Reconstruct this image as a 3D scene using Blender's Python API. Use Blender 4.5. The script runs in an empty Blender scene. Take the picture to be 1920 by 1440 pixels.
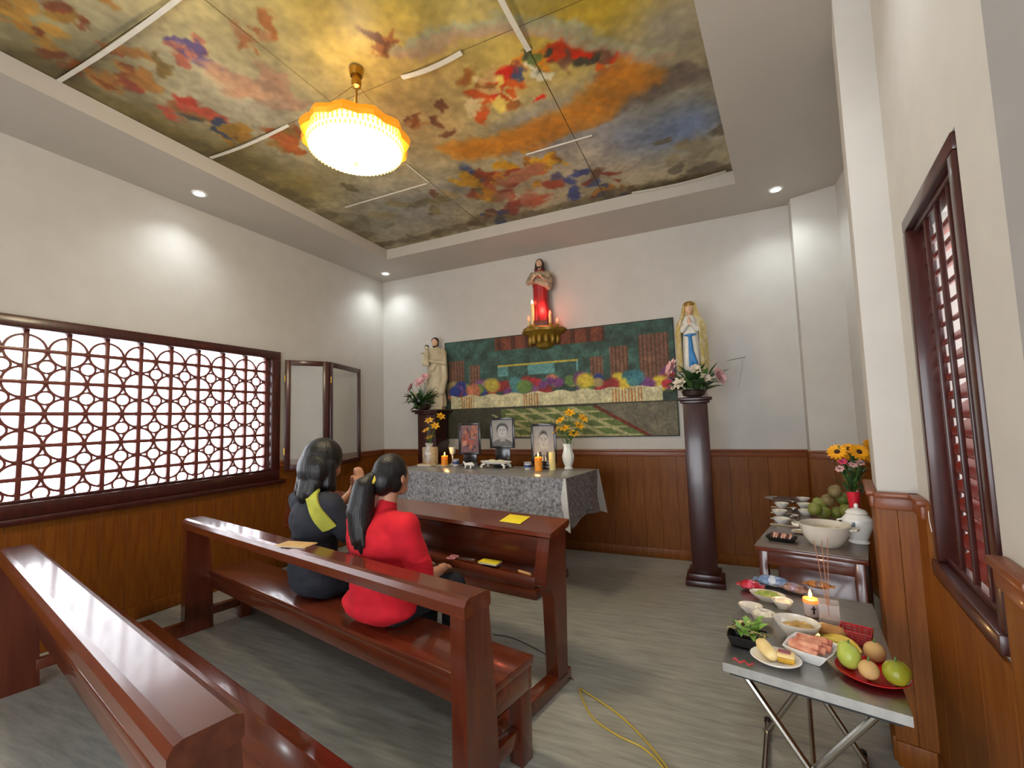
import bpy, bmesh, math, random
import numpy as np
from mathutils import Vector, Matrix
random.seed(7)
S = bpy.context.scene
COL = S.collection

# ------------------------------------------------------------------ camera, world, exposure
F = 841.0; CH = 1.45
RM = np.array([[1865, 121, 841], [383, -56, -841]], float)
RM /= np.linalg.norm(RM, axis=1)[:, None]
RM[1] -= RM[0] * RM[0].dot(RM[1]); RM[1] /= np.linalg.norm(RM[1])
RM = np.vstack([RM, np.cross(RM[0], RM[1])])
cam = bpy.data.cameras.new('camera'); cam.sensor_width = 36; cam.lens = F / 1920 * 36
cam.clip_start = .05
camo = bpy.data.objects.new('camera', cam); COL.objects.link(camo)
M4 = Matrix.Identity(4)
for i in range(3):
    for j in range(3): M4[i][j] = RM[i, j]
M4[2][3] = CH
camo.matrix_world = M4
S.camera = camo

world = bpy.data.worlds.new('World'); S.world = world; world.use_nodes = True
bg = world.node_tree.nodes['Background']
bg.inputs[0].default_value = (.90, .94, 1, 1); bg.inputs[1].default_value = 6.5
vs = S.view_settings; vs.view_transform = 'Standard'; vs.look = 'None'; vs.gamma = 1
vs.use_curve_mapping = False; vs.exposure = 0.45
LAMP_W = 34.0; DOWN_W = 21.0

def ray(px, py): return RM @ np.array([px - 960, -(py - 720), -F])
def atz(px, py, z): d = ray(px, py); return np.array([0, 0, CH]) + d * (z - CH) / d[2]
def aty(px, py, y): d = ray(px, py); return np.array([0, 0, CH]) + d * y / d[1]

# ------------------------------------------------------------------ materials
def lin(c):
    return tuple((x / 12.92 if x <= .04045 else ((x + .055) / 1.055) ** 2.4) for x in c)
def hexc(h): return tuple(int(h[i:i + 2], 16) / 255 for i in (0, 2, 4))
MATS = {}
def mat(name, col, rough=.5, metal=0, spec=.5, coat=0, noise=0, nscale=20, bump=0, emit=0, alpha=1, trans=0,
        stretch=None, col2=None, sub=0, ior=1.45, emitcol=None):
    if name in MATS: return MATS[name]
    m = bpy.data.materials.new(name); m.use_nodes = True
    nt = m.node_tree; b = nt.nodes['Principled BSDF']
    c = lin(hexc(col)) + (1,)
    b.inputs['Base Color'].default_value = c; b.inputs['Roughness'].default_value = rough
    b.inputs['Metallic'].default_value = metal; b.inputs['Specular IOR Level'].default_value = spec
    b.inputs['Coat Weight'].default_value = coat; b.inputs['Coat Roughness'].default_value = .12
    b.inputs['Transmission Weight'].default_value = trans; b.inputs['IOR'].default_value = ior
    b.inputs['Alpha'].default_value = alpha
    b.inputs['Subsurface Weight'].default_value = sub
    if emit:
        b.inputs['Emission Color'].default_value = lin(hexc(emitcol or col)) + (1,); b.inputs['Emission Strength'].default_value = emit
    if noise or bump or col2:
        tc = nt.nodes.new('ShaderNodeTexCoord'); mp = nt.nodes.new('ShaderNodeMapping')
        mp.inputs['Scale'].default_value = stretch or (1, 1, 1)
        nz = nt.nodes.new('ShaderNodeTexNoise'); nz.inputs['Scale'].default_value = nscale; nz.inputs['Detail'].default_value = 5
        nt.links.new(tc.outputs['Object'], mp.inputs[0]); nt.links.new(mp.outputs[0], nz.inputs['Vector'])
        if noise or col2:
            rp = nt.nodes.new('ShaderNodeValToRGB')
            a = rp.color_ramp.elements; a[0].position = .32; a[1].position = .68
            if col2: a[0].color = c; a[1].color = lin(hexc(col2)) + (1,)
            else:
                a[0].color = tuple(max(0, x * (1 - noise)) for x in c[:3]) + (1,)
                a[1].color = tuple(min(1, x * (1 + noise)) for x in c[:3]) + (1,)
            nt.links.new(nz.outputs['Fac'], rp.inputs[0]); nt.links.new(rp.outputs[0], b.inputs['Base Color'])
        if bump:
            bp = nt.nodes.new('ShaderNodeBump'); bp.inputs['Strength'].default_value = bump; bp.inputs['Distance'].default_value = .01
            nt.links.new(nz.outputs['Fac'], bp.inputs['Height']); nt.links.new(bp.outputs[0], b.inputs['Normal'])
    MATS[name] = m; return m
def colattr(name, rough=.6, coat=0):
    if name in MATS: return MATS[name]
    m = bpy.data.materials.new(name); m.use_nodes = True; nt = m.node_tree; b = nt.nodes['Principled BSDF']
    a = nt.nodes.new('ShaderNodeAttribute'); a.attribute_name = 'Col'
    nt.links.new(a.outputs['Color'], b.inputs['Base Color']); b.inputs['Roughness'].default_value = rough
    b.inputs['Coat Weight'].default_value = coat
    nz = nt.nodes.new('ShaderNodeTexNoise'); nz.inputs['Scale'].default_value = 220
    bp = nt.nodes.new('ShaderNodeBump'); bp.inputs['Strength'].default_value = .15; bp.inputs['Distance'].default_value = .002
    nt.links.new(nz.outputs['Fac'], bp.inputs['Height']); nt.links.new(bp.outputs[0], b.inputs['Normal'])
    MATS[name] = m; return m

PLASTER = mat('plaster', 'bfbab2', .75, noise=.03, nscale=6, bump=.04)
SHADEPL = mat('shade_grey_plaster', '8d8884', .8, noise=.04, nscale=5)  # shade on the near wall return, put into the plaster colour as grey
CEILW = mat('ceiling_white', 'b8b0a5', .7, noise=.02, nscale=4)
MAHO = mat('mahogany_long', '521f0e', .24, coat=.7, col2='652d16', nscale=2.5, stretch=(1, 9, 9), bump=.012)
MAHOV = mat('mahogany_upright', '4c1c0e', .26, coat=.6, col2='5c2814', nscale=2.5, stretch=(9, 9, 1), bump=.012)
DARKW = mat('dark_window_wood', '32110d', .35, coat=.3, col2='451a13', nscale=5, stretch=(10, 10, 2), bump=.03)
WAINS = mat('wainscot_wood', '6a370b', .5, spec=.25, coat=.04, col2='7e4912', nscale=5, stretch=(12, 12, 1), bump=.03)
WAINSC = mat('wainscot_cap_wood', '70381a', .42, coat=.12, col2='824622', nscale=5, stretch=(3, 3, 12), bump=.03)
DARKPED = mat('dark_pedestal_wood', '2a0d0b', .3, coat=.3, col2='3c1410', nscale=4, stretch=(12, 12, 1))
GLASS = mat('clear_glass', 'f4f8f6', .03, trans=1, ior=1.45)
PANE = mat('pane_glass', 'eef2f0', .05, alpha=.16, spec=.6)
CHROME = mat('brushed_steel', 'a5a29c', .32, metal=1, noise=.08, nscale=30)
TUBE = mat('steel_tube', 'b4b0a6', .25, metal=1, noise=.05, nscale=12)
BLACKP = mat('black_plastic', '121214', .4, noise=.1, nscale=30)
WHITEC = mat('white_porcelain', 'e2e0da', .18, coat=.5, noise=.02, nscale=10)
GOLD = mat('gold_plaster', '8a6a1e', .45, metal=.3, noise=.25, nscale=25, bump=.2)
BRASS = mat('brass', 'b08a40', .3, metal=1, noise=.1, nscale=20)
SKIN = mat('skin', 'b9876a', .5, sub=.05, noise=.06, nscale=25)
HAIR = mat('black_hair', '0d0a0a', .42, noise=.4, nscale=18, stretch=(9, 9, 1), bump=.35)
REDCL = mat('red_cotton', 'c30f22', .85, noise=.12, nscale=14, bump=.15)
NAVYCL = mat('charcoal_cotton', '23262f', .85, noise=.15, nscale=14, bump=.15)
LIMECL = mat('lime_cloth', 'a3a53c', .8, noise=.1, nscale=20, bump=.1)
PANTS = mat('dark_trousers', '171a22', .85, noise=.15, nscale=20)
LEAF = mat('green_leaf', '2c4a22', .45, col2='4d7035', nscale=14)
DLEAF = mat('dark_leaf', '1c3018', .45, col2='35522a', nscale=18)
STEM = mat('flower_stem', '4d6a2c', .5, noise=.2, nscale=20)
YEL = mat('yellow_petal', 'e0a818', .5, noise=.12, nscale=20)
SUNY = mat('sunflower_petal', 'e7a010', .5, noise=.12, nscale=25)
BROWNC = mat('seed_brown', '3a1d0c', .8, noise=.3, nscale=60, bump=.4)
PINK = mat('pink_petal', 'c98a8e', .5, col2='e6c3bd', nscale=14)
HOTP = mat('hot_pink_petal', 'd84a6c', .5, noise=.15, nscale=30)
RED = mat('red_plastic', 'b0101c', .25, coat=.4, noise=.06, nscale=10)
WAX = mat('orange_wax', 'e8962a', .45, sub=.3, noise=.05, nscale=15)
PALEW = mat('pale_wax', 'd8c98e', .45, sub=.3, noise=.05, nscale=15)
FLAME = mat('candle_flame', 'ffc860', .5, emit=14, emitcol='ffb648', noise=.01)
REDBULB = mat('red_bulb', 'ff4030', .4, emit=9, emitcol='ff3a28', noise=.01)
WARMB = mat('warm_bulb', 'ffd8a0', .4, emit=8, emitcol='ffd090', noise=.01)

# ------------------------------------------------------------------ geometry helpers
class G:
    def __init__(s): s.v = []; s.f = []
    def add(s, v, f):
        o = len(s.v); s.v += [tuple(map(float, p)) for p in v]; s.f += [tuple(o + i for i in q) for q in f]; return s
    def bm(s, bm, mx=None):
        bm.verts.index_update()
        s.add([(mx @ v.co if mx else v.co) for v in bm.verts], [[v.index for v in q.verts] for q in bm.faces]); bm.free(); return s
    def box(s, c, d, bev=0, mx=None, seg=2):
        bm = bmesh.new(); bmesh.ops.create_cube(bm, size=1)
        for v in bm.verts: v.co = Vector((v.co.x * d[0], v.co.y * d[1], v.co.z * d[2]))
        if bev: bmesh.ops.bevel(bm, geom=bm.edges[:], offset=min(bev, min(d) * .45), segments=seg, affect='EDGES', profile=.5)
        T = Matrix.Translation(c)
        return s.bm(bm, T @ mx if mx else T)
    def b2(s, lo, hi, bev=0):
        return s.box([(a + b) / 2 for a, b in zip(lo, hi)], [abs(b - a) for a, b in zip(lo, hi)], bev)
    def prism(s, poly, z0, z1):
        n = len(poly); a = sum(poly[i][0] * poly[(i + 1) % n][1] - poly[(i + 1) % n][0] * poly[i][1] for i in range(n))
        if a < 0: poly = poly[::-1]
        v = [(x, y, z0) for x, y in poly] + [(x, y, z1) for x, y in poly]
        f = [tuple(range(n))[::-1], tuple(range(n, 2 * n))] + [(i, (i + 1) % n, n + (i + 1) % n, n + i) for i in range(n)]
        return s.add(v, f)
    def lathe(s, prof, n=24, c=(0, 0, 0), sx=1, sy=1, mod=None):
        v = []; f = []
        for k, (r, z) in enumerate(prof):
            for i in range(n):
                a = 2 * math.pi * i / n; rr = r * (mod(a, z) if mod else 1)
                v.append((c[0] + rr * math.cos(a) * sx, c[1] + rr * math.sin(a) * sy, c[2] + z))
        for k in range(len(prof) - 1):
            for i in range(n):
                j = (i + 1) % n; f.append((k * n + i, k * n + j, (k + 1) * n + j, (k + 1) * n + i))
        f.append(tuple(range(n))[::-1]); m = (len(prof) - 1) * n; f.append(tuple(range(m, m + n)))
        return s.add(v, f)
    def loft(s, rings, cap=True, closed=False):
        n = len(rings[0]); v = [p for r in rings for p in r]; f = []
        for k in range(len(rings) - 1 + (1 if closed else 0)):
            a, b = k * n, ((k + 1) % len(rings)) * n
            for i in range(n): j = (i + 1) % n; f.append((a + i, a + j, b + j, b + i))
        if cap and not closed: f.append(tuple(range(n))[::-1]); m = (len(rings) - 1) * n; f.append(tuple(range(m, m + n)))
        return s.add(v, f)
    def tube(s, pts, r, n=8, closed=False):
        P = [Vector(p) for p in pts]; rs = r if hasattr(r, '__len__') else [r] * len(P); rings = []; up = None
        for i, p in enumerate(P):
            t = ((P[(i + 1) % len(P)] - P[i - 1]) if closed else (P[min(i + 1, len(P) - 1)] - P[max(i - 1, 0)])).normalized()
            if up is None: up = Vector((0, 0, 1)) if abs(t.z) < .9 else Vector((1, 0, 0))
            x = t.cross(up).normalized(); up = x.cross(t).normalized()
            rings.append([p + (x * math.cos(2 * math.pi * k / n) + up * math.sin(2 * math.pi * k / n)) * rs[i] for k in range(n)])
        return s.loft(rings, closed=closed)
    def ball(s, c, r, n=14, m=9, mx=None):
        r = (r, r, r) if not hasattr(r, '__len__') else r
        bm = bmesh.new(); bmesh.ops.create_uvsphere(bm, u_segments=n, v_segments=m, radius=1)
        T = Matrix.Translation(c)
        if mx is not None: T = T @ mx
        return s.bm(bm, T @ Matrix.Diagonal((r[0], r[1], r[2], 1)))
    def cone(s, p0, r0, p1, r1, n=14):
        s.ball(p0, r0, n, 8); s.ball(p1, r1, n, 8)
        if (Vector(p1) - Vector(p0)).length > 1e-4: s.tube([p0, p1], [r0, r1], n)
        return s
    def sheet(s, rows, th):       # thin solid from a grid of points (thickness along averaged normal)
        a = np.array(rows, float); du = np.gradient(a, axis=0); dv = np.gradient(a, axis=1)
        nn = np.cross(du, dv); nn /= np.linalg.norm(nn, axis=2)[..., None] + 1e-12
        R, C_ = a.shape[:2]; top = (a + nn * th / 2).reshape(-1, 3); bot = (a - nn * th / 2).reshape(-1, 3); N = R * C_
        f = []
        for i in range(R - 1):
            for j in range(C_ - 1):
                q = (i * C_ + j, (i + 1) * C_ + j, (i + 1) * C_ + j + 1, i * C_ + j + 1)
                f.append(q); f.append(tuple(N + k for k in q[::-1]))
        ed = [i * C_ for i in range(R)] + [(R - 1) * C_ + j for j in range(1, C_)] + [i * C_ + C_ - 1 for i in range(R - 2, -1, -1)] + [j for j in range(C_ - 2, 0, -1)]
        for k in range(len(ed)): p, q = ed[k], ed[(k + 1) % len(ed)]; f.append((q, p, N + p, N + q))
        return s.add(list(top) + list(bot), f)
    def xf(s, mx): s.v = [tuple(mx @ Vector(p)) for p in s.v]; return s
    def mesh(s, name, m, ang=28):
        me = bpy.data.meshes.new(name); me.from_pydata(s.v, [], s.f); me.update()
        me.polygons.foreach_set('use_smooth', [True] * len(me.polygons))
        me.set_sharp_from_angle(angle=math.radians(ang))
        me.materials.append(m); return me

def link(name, me, parent=None, loc=None, rz=0):
    o = bpy.data.objects.new(name, me); COL.objects.link(o)
    if parent: o.parent = parent
    if loc is not None: o.location = [float(q) for q in loc]
    if rz: o.rotation_euler[2] = rz
    return o
def part(name, g, m, parent, loc=None, rz=0, label=None, ang=28):
    o = link(name, g.mesh(name, m, ang), parent, loc, rz)
    if label: o['label'] = label
    return o
def tag(o, label, cat, group=None):
    o['label'] = label; o['category'] = cat
    if group: o['group'] = group
    return o
def thing(name, label, cat, loc=(0, 0, 0), rz=0, group=None):
    return tag(link(name, None, None, loc, rz), label, cat, group)
def single(name, g, m, label, cat, loc=(0, 0, 0), rz=0, group=None, ang=28):
    return tag(part(name, g, m, None, loc, rz, ang=ang), label, cat, group)
def struct(name, g, m, label=None):
    o = part(name, g, m, None); o['kind'] = 'structure'
    if label: o['label'] = label
    return o
def blob(items, voxel=.01, it=4, fac=.5):
    g = G()
    for e in items:
        if e[0] == 's': g.ball(e[1], e[2], 16, 10, e[3] if len(e) > 3 else None)
        else: g.cone(e[1], e[2], e[3], e[4], 14)
    me = bpy.data.meshes.new('tmp'); me.from_pydata(g.v, [], g.f)
    o = bpy.data.objects.new('tmp', me); COL.objects.link(o)
    r = o.modifiers.new('r', 'REMESH'); r.mode = 'VOXEL'; r.voxel_size = voxel
    sm = o.modifiers.new('s', 'SMOOTH'); sm.iterations = it; sm.factor = fac
    dg = bpy.context.evaluated_depsgraph_get(); ev = o.evaluated_get(dg); m2 = ev.to_mesh()
    out = G(); out.add([v.co[:] for v in m2.vertices], [tuple(p.vertices) for p in m2.polygons])
    ev.to_mesh_clear(); bpy.data.objects.remove(o); bpy.data.meshes.remove(me)
    return out
def RZ(a): return Matrix.Rotation(a, 4, 'Z')
def RX(a): return Matrix.Rotation(a, 4, 'X')
def RY(a): return Matrix.Rotation(a, 4, 'Y')
D = math.radians

# numpy value noise
_rs = np.random.RandomState(3); _T = _rs.rand(256, 256)
def vnoise(x, y):
    xi = np.floor(x).astype(int); yi = np.floor(y).astype(int); fx = x - xi; fy = y - yi
    fx = fx * fx * (3 - 2 * fx); fy = fy * fy * (3 - 2 * fy)
    g = lambda a, b: _T[a % 256, b % 256]
    return (g(xi, yi) * (1 - fx) + g(xi + 1, yi) * fx) * (1 - fy) + (g(xi, yi + 1) * (1 - fx) + g(xi + 1, yi + 1) * fx) * fy
def fbm(x, y, o=5):
    s = 0; a = .5
    for k in range(o): s = s + a * vnoise(x * 2 ** k + 17.3 * k, y * 2 ** k + 5.1 * k); a *= .5
    return s
def painted(name, o, u, v, nx, ny, fn, m, th=.004, parent=None, back=None):
    """solid board: origin o, edge vectors u, v; painted front in the direction u x v"""
    o, u, v = (np.array(q, float) for q in (o, u, v)); n = np.cross(u, v); n /= np.linalg.norm(n)
    a, b = np.meshgrid(np.linspace(0, 1, nx + 1), np.linspace(0, 1, ny + 1))
    P = o + a[..., None] * u + b[..., None] * v
    cf = np.array(fn(a.ravel(), b.ravel(), P.reshape(-1, 3))); cl = np.clip(cf, 0, 1)
    cl = np.where(cl <= .04045, cl / 12.92, ((cl + .055) / 1.055) ** 2.4)
    N = (nx + 1) * (ny + 1); I = np.arange(N).reshape(ny + 1, nx + 1)
    q = np.stack([I[:-1, :-1], I[:-1, 1:], I[1:, 1:], I[1:, :-1]], -1).reshape(-1, 4).tolist()
    c4 = [o - n * th, o + u - n * th, o + u + v - n * th, o + v - n * th]
    q.append([N + 3, N + 2, N + 1, N])
    for ed, (s, e) in ((I[0, :], (0, 1)), (I[:, -1], (1, 2)), (I[-1, ::-1], (2, 3)), (I[::-1, 0], (3, 0))):
        q.append([N + s, N + e] + [int(k) for k in ed[::-1]])
    me = bpy.data.meshes.new(name); me.from_pydata(np.vstack([P.reshape(-1, 3), c4]).tolist(), [], q); me.update()
    at = me.color_attributes.new('Col', 'FLOAT_COLOR', 'POINT')
    full = np.ones((N + 4, 4)); full[:N, :3] = cl; full[N:, :3] = cl.mean(0)
    at.data.foreach_set('color', full.ravel()); me.materials.append(m)
    return link(name, me, parent)

# ------------------------------------------------------------------ the room
XL, YB, ZC, ZT, ZW = -4.17, 4.91, 3.43, 3.55, 1.09
YF = -2.6
W1a, W1b = (.61, 2.43), (1.075, 4.66)            # far part of the right wall
W1c = (.69, 2.81)
W2a, W2b = (.735, 2.385), (.585, 1.365)          # window part, set back
sl2 = (W2a[0] - W2b[0]) / (W2a[1] - W2b[1])
def w2x(y): return W2a[0] + (y - W2a[1]) * sl2
PIL = [(.745, 4.77), (1.075, 4.66)]

FLOORM = mat('grey_vinyl_floor', '66665f', .3, spec=.5)
nt = FLOORM.node_tree; b = nt.nodes['Principled BSDF']
tc = nt.nodes.new('ShaderNodeTexCoord'); mp = nt.nodes.new('ShaderNodeMapping'); mp.inputs['Rotation'].default_value = (0, 0, D(6))
mp.inputs['Scale'].default_value = (1.2, 9, 1)
nz = nt.nodes.new('ShaderNodeTexNoise'); nz.inputs['Scale'].default_value = 3.2; nz.inputs['Detail'].default_value = 8; nz.inputs['Roughness'].default_value = .65
rp = nt.nodes.new('ShaderNodeValToRGB'); e = rp.color_ramp.elements
e[0].position = .25; e[0].color = lin(hexc('7a7b73')) + (1,); e[1].position = .75; e[1].color = lin(hexc('b0aea2')) + (1,)
nt.links.new(tc.outputs['Object'], mp.inputs[0]); nt.links.new(mp.outputs[0], nz.inputs['Vector'])
nt.links.new(nz.outputs['Fac'], rp.inputs[0]); nt.links.new(rp.outputs[0], b.inputs['Base Color'])
bp = nt.nodes.new('ShaderNodeBump'); bp.inputs['Strength'].default_value = .05
nt.links.new(nz.outputs['Fac'], bp.inputs['Height']); nt.links.new(bp.outputs[0], b.inputs['Normal'])

foot = [(XL - .15, YF - .15), (1.6, YF - .15), (1.6, YB + .15), (XL - .15, YB + .15)]
struct('floor', G().prism(foot, -.1, 0), FLOORM, 'grey streaked vinyl floor with a dull shine')

# left wall with the window opening
WY0, WY1, WZ0, WZ1 = -.02, 3.21, .97, 2.17
g = G()
T = .16
g.b2((XL - T, YF, 0), (XL, YB + T, WZ0)); g.b2((XL - T, YF, WZ1), (XL, YB + T, ZT + .1))
g.b2((XL - T, YF, WZ0), (XL, WY0, WZ1)); g.b2((XL - T, WY1, WZ0), (XL, YB + T, WZ1))
wall_left = struct('wall_left', g, PLASTER, 'white plaster wall above dark wood wainscot around the lattice window')
g = G(); g.b2((XL, YB, 0), (1.6, YB + T, ZT + .1))
wall_back = struct('wall_back', g, PLASTER, 'white plaster wall behind the altar with low wood wainscot')
g = G(); g.prism([PIL[0], PIL[1], (1.12, YB + .02), (.745, YB + .02)], 0, ZC)
struct('wall_back_pillar', g, PLASTER, 'white corner pillar standing proud of the back wall')
# right wall: far part + window part
g = G()
g.prism([W1a, W1c, (1.6, 2.80), (1.6, 2.41), W2a], 0, ZT + .1); g.prism([(1.10, 2.8), (1.068, YB), (1.6, YB), (1.6, 2.8)], 0, ZT + .1)
RY0, RY1, RZ0, RZ1 = 1.48, 2.15, .85, 2.17        # window opening on the set-back wall
EDGE = 1.235
for (ya, yb, za, zb) in ((RY1, W2a[1], 0, ZT + .1), (EDGE, RY0, 0, ZT + .1), (RY0, RY1, 0, RZ0), (RY0, RY1, RZ1, ZT + .1)):
    g.prism([(w2x(ya), ya), (w2x(yb), yb), (w2x(yb) + .2, yb - .03), (w2x(ya) + .2, ya - .03)], za, zb)
wall_right = struct('wall_right', g, PLASTER, 'white plaster wall with a set-back bay holding the shuttered window')
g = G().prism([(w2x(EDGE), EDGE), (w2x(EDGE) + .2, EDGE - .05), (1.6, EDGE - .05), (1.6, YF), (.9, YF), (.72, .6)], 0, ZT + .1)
struct('wall_right_return', g, SHADEPL, 'plaster return with its shade painted in grey at the near end of the right wall')
# front wall behind the viewer with a wide doorway
g = G(); g.b2((XL, YF - T, 0), (-2.6, YF, ZT + .1)); g.b2((.4, YF - T, 0), (1.6, YF, ZT + .1)); g.b2((-2.6, YF - T, 2.4), (.4, YF, ZT + .1))
struct('wall_front', g, PLASTER)

# ceiling: soffit ring + tray with the painted panels
TL = [(-3.52, 4.22), (.27, 4.22), (-.28, -.2), (-3.44, -.2)]
g = G()
ob = [(XL, YB), (1.6, YB), (1.6, YF), (XL, YF)]
g.prism([ob[0], ob[1], TL[1], TL[0]], ZC, ZT); g.prism([ob[1], ob[2], TL[2], TL[1]], ZC, ZT)
g.prism([ob[2], ob[3], TL[3], TL[2]], ZC, ZT); g.prism([ob[3], ob[0], TL[0], TL[3]], ZC, ZT)
g.b2((XL - .1, YF, ZT + .03), (1.6, YB + .1, ZT + .12))
ceiling = struct('ceiling', g, CEILW, 'white dropped ceiling border around a recessed painted tray')

BL = []   # painted blobs: px, py, radius (m), stretch, angle, colour, strength
def blobs(px, py, r, col, k=1.0, st=1.0, ang=0.0): BL.append((atz(px, py, ZT)[:2], r, st, ang, np.array(hexc(col)), k))
# broad fields
for a in [(640, 20, .55, 'a08c1c'), (860, 60, .35, 'a8982c'), (700, 110, .4, 'b39a46'), (450, 60, .5, 'b7ab7c'), (330, 30, .45, 'a89a6c'),
          (900, 30, .3, 'a79c74'), (1150, 10, .3, 'ac8c20'), (1050, 70, .3, 'b0963a'), (250, 90, .3, 'a79f80'), (560, 150, .35, 'ab9f70'),
          (480, 200, .4, 'b1a893'), (820, 150, .4, 'a9946a'), (780, 240, .4, 'a68c62'), (960, 150, .3, 'b39c5c'), (1240, 60, .25, '8e877c'),
          (1270, 170, .3, '8f8368'), (1100, 220, .3, '8c7f74'), (1180, 270, .3, '7b86a0'), (1280, 240, .25, '7587ac'), (1020, 255, .28, '5f6884'),
          (1100, 300, .3, 'b3a694'), (1180, 320, .2, 'b5a68f'), (760, 390, .35, '8d8a86'), (840, 360, .25, '8f8880'), (700, 420, .35, '77705a'),
          (560, 350, .3, '7f7040'), (440, 300, .28, '66582c'), (300, 240, .25, '66592f'), (120, 130, .25, '6c654f'), (60, 60, .3, '807858')]:
    blobs(a[0], a[1], a[2], a[3], .85)
def cluster(px, py, spread, cols, n, r):
    rr = random.Random(px * 7 + py)
    for i in range(n):
        blobs(px + rr.gauss(0, spread), py + rr.gauss(0, spread * .55), r * rr.uniform(.5, 1.3), rr.choice(cols), .95, rr.uniform(1, 2.6), rr.uniform(0, 3.1))
cluster(1090, 105, 42, ['a83a1c', 'b5541c', 'b23018', 'c07a28', '6a4a3c'], 14, .06)
cluster(930, 170, 36, ['c9b48c', 'b4572c', 'd0ba6a', '3e4660', 'c0a070', 'b22c20', '8a5a30'], 26, .045)
cluster(1010, 120, 22, ['c9c4a8', '58683c', 'd2cdb4', '3c3a30'], 8, .045)
cluster(1100, 215, 24, ['b38a52', 'c29a60', '9a6c3c'], 10, .03)
cluster(350, 210, 26, ['a3341f', 'b45038', '8c5a2c', '3c3f36'], 10, .06)
cluster(430, 250, 26, ['8a6a24', '2e3a52', '6c4a1c', '9c7430'], 12, .055)
cluster(220, 140, 40, ['7c4a22', '8c4228', 'a5763a', '6f5a2a'], 14, .055)
cluster(90, 50, 46, ['9a6c2a', '85682e', '6c3a1a', 'a07c3c'], 16, .05)
cluster(340, 100, 20, ['5a4a6e', '9c5a44', 'a86c54', '4a4a6a'], 8, .045)
cluster(490, 60, 24, ['a9825a', '9c6a3a', 'b08a5c'], 9, .035)
cluster(500, 150, 40, ['b08c70', 'b59478', 'a88c74'], 8, .07)
cluster(545, 265, 24, ['93552c', 'a8754a', '8a6c38'], 9, .05)
cluster(720, 75, 22, ['6a3a1c', '8a5a34', '54301c'], 8, .035)
cluster(790, 225, 24, ['7c4c2c', '97704a', '6a4630'], 8, .035)
cluster(900, 340, 30, ['a8741c', '34406a', 'b88c24', '7c3c1c', 'b05c2c'], 18, .06)
cluster(1010, 310, 26, ['b4841c', 'c29a30', '8a5a1c', 'a84c24'], 14, .045)
cluster(1060, 340, 26, ['2f3c6c', '3c4a78', '4a4c60'], 8, .06)
cluster(960, 365, 34, ['8a4028', 'a0583c', '9c6a50', '7c3420'], 16, .07)
cluster(1140, 350, 34, ['7a3420', '9a6a24', '3c4464', '6a4a2a'], 14, .045)
cluster(900, 400, 30, ['34405c', '8a6a30', 'a08c60', '5c3a20'], 12, .05)
cluster(1290, 290, 40, ['7c705c', '645a4a', '94886e'], 16, .06)
cluster(800, 420, 60, ['6c6040', '857850', '574c30'], 22, .06)
# golden diagonal cloud edge and the dark band beneath it
for t in np.linspace(0, 1, 14):
    blobs(860 + 330 * t, 290 - 150 * t + 30 * math.sin(3 * t), .10, 'b5782a', .75, 2.2, .9)
    blobs(930 + 360 * t, 285 - 140 * t, .07, '63564e', .7, 2.4, .9)
for t in np.linspace(0, 1, 22):
    xx = 745 + 480 * t; yy = 95 - 60 * math.sin(math.pi * min(1, t * 1.05)) + 10 * t
    for k, cc in enumerate(('a59c72', '98a08e', 'a88a70')): blobs(xx, yy + 7 * k, .05, cc, .6, 1.6, .2)
for t in np.linspace(0, 1, 20): blobs(725 + 640 * t, 458 - 140 * t, .09, '463a24', .5, 1.5, 0)
for t in np.linspace(0, 1, 20): blobs(20 + 700 * t, 108 + 350 * t, .10, '52482c', .5, 1.5, 0)
def mural(a, b_, P):
    x = P[:, 0]; y = P[:, 1]
    wx = x + .16 * (fbm(x * 3, y * 3) - .5) + .10 * (fbm(x * 13, y * 13, 3) - .45) + .05 * (fbm(x * 38, y * 38, 2) - .4)
    wy = y + .16 * (fbm(x * 3 + 40, y * 3 + 9) - .5) + .10 * (fbm(x * 13 + 7, y * 13 + 3, 3) - .45) + .05 * (fbm(x * 38 + 5, y * 38 + 8, 2) - .4)
    c = np.ones((len(x), 3)) * np.array(hexc('a3987c'))
    for (p, r, st, an, col, k) in BL:
        dx = wx - p[0]; dy = wy - p[1]; ca, sa = math.cos(an), math.sin(an)
        u = (dx * ca + dy * sa) / (r * st); v = (-dx * sa + dy * ca) / r; d = u * u + v * v
        w = k * (np.exp(-d * .9) if r > .15 else np.clip(1.6 - 1.3 * d, 0, 1))
        c = c * (1 - w[:, None]) + col * w[:, None]
    n = fbm(x * 5, y * 5) - .48; n2 = fbm(x * 26, y * 26, 3) - .44
    c = c.mean(1)[:, None] + (c - c.mean(1)[:, None]) * 1.22
    return .97 * c * (1 + .5 * n + .32 * n2)[:, None]
MURAL = colattr('mural_print', .45)
xs = [-3.6, -2.17, -.85, .4]; ys = [-.3, .2, 1.2, 2.09, 3.17, 4.3]
for i in range(3):
    for j in range(5):
        gp = .003
        x0, x1, y0, y1 = xs[i] + gp, xs[i + 1] - gp, ys[j] + gp, ys[j + 1] - gp
        painted('mural_panel', (x0, y1, ZT + .004), (x1 - x0, 0, 0), (0, y0 - y1, 0), int((x1 - x0) / .012), int((y1 - y0) / .012), mural, MURAL, .012, ceiling)
SEAM = mat('white_seam_tape', 'cfc9ba', .5, noise=.05, nscale=20)
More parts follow.
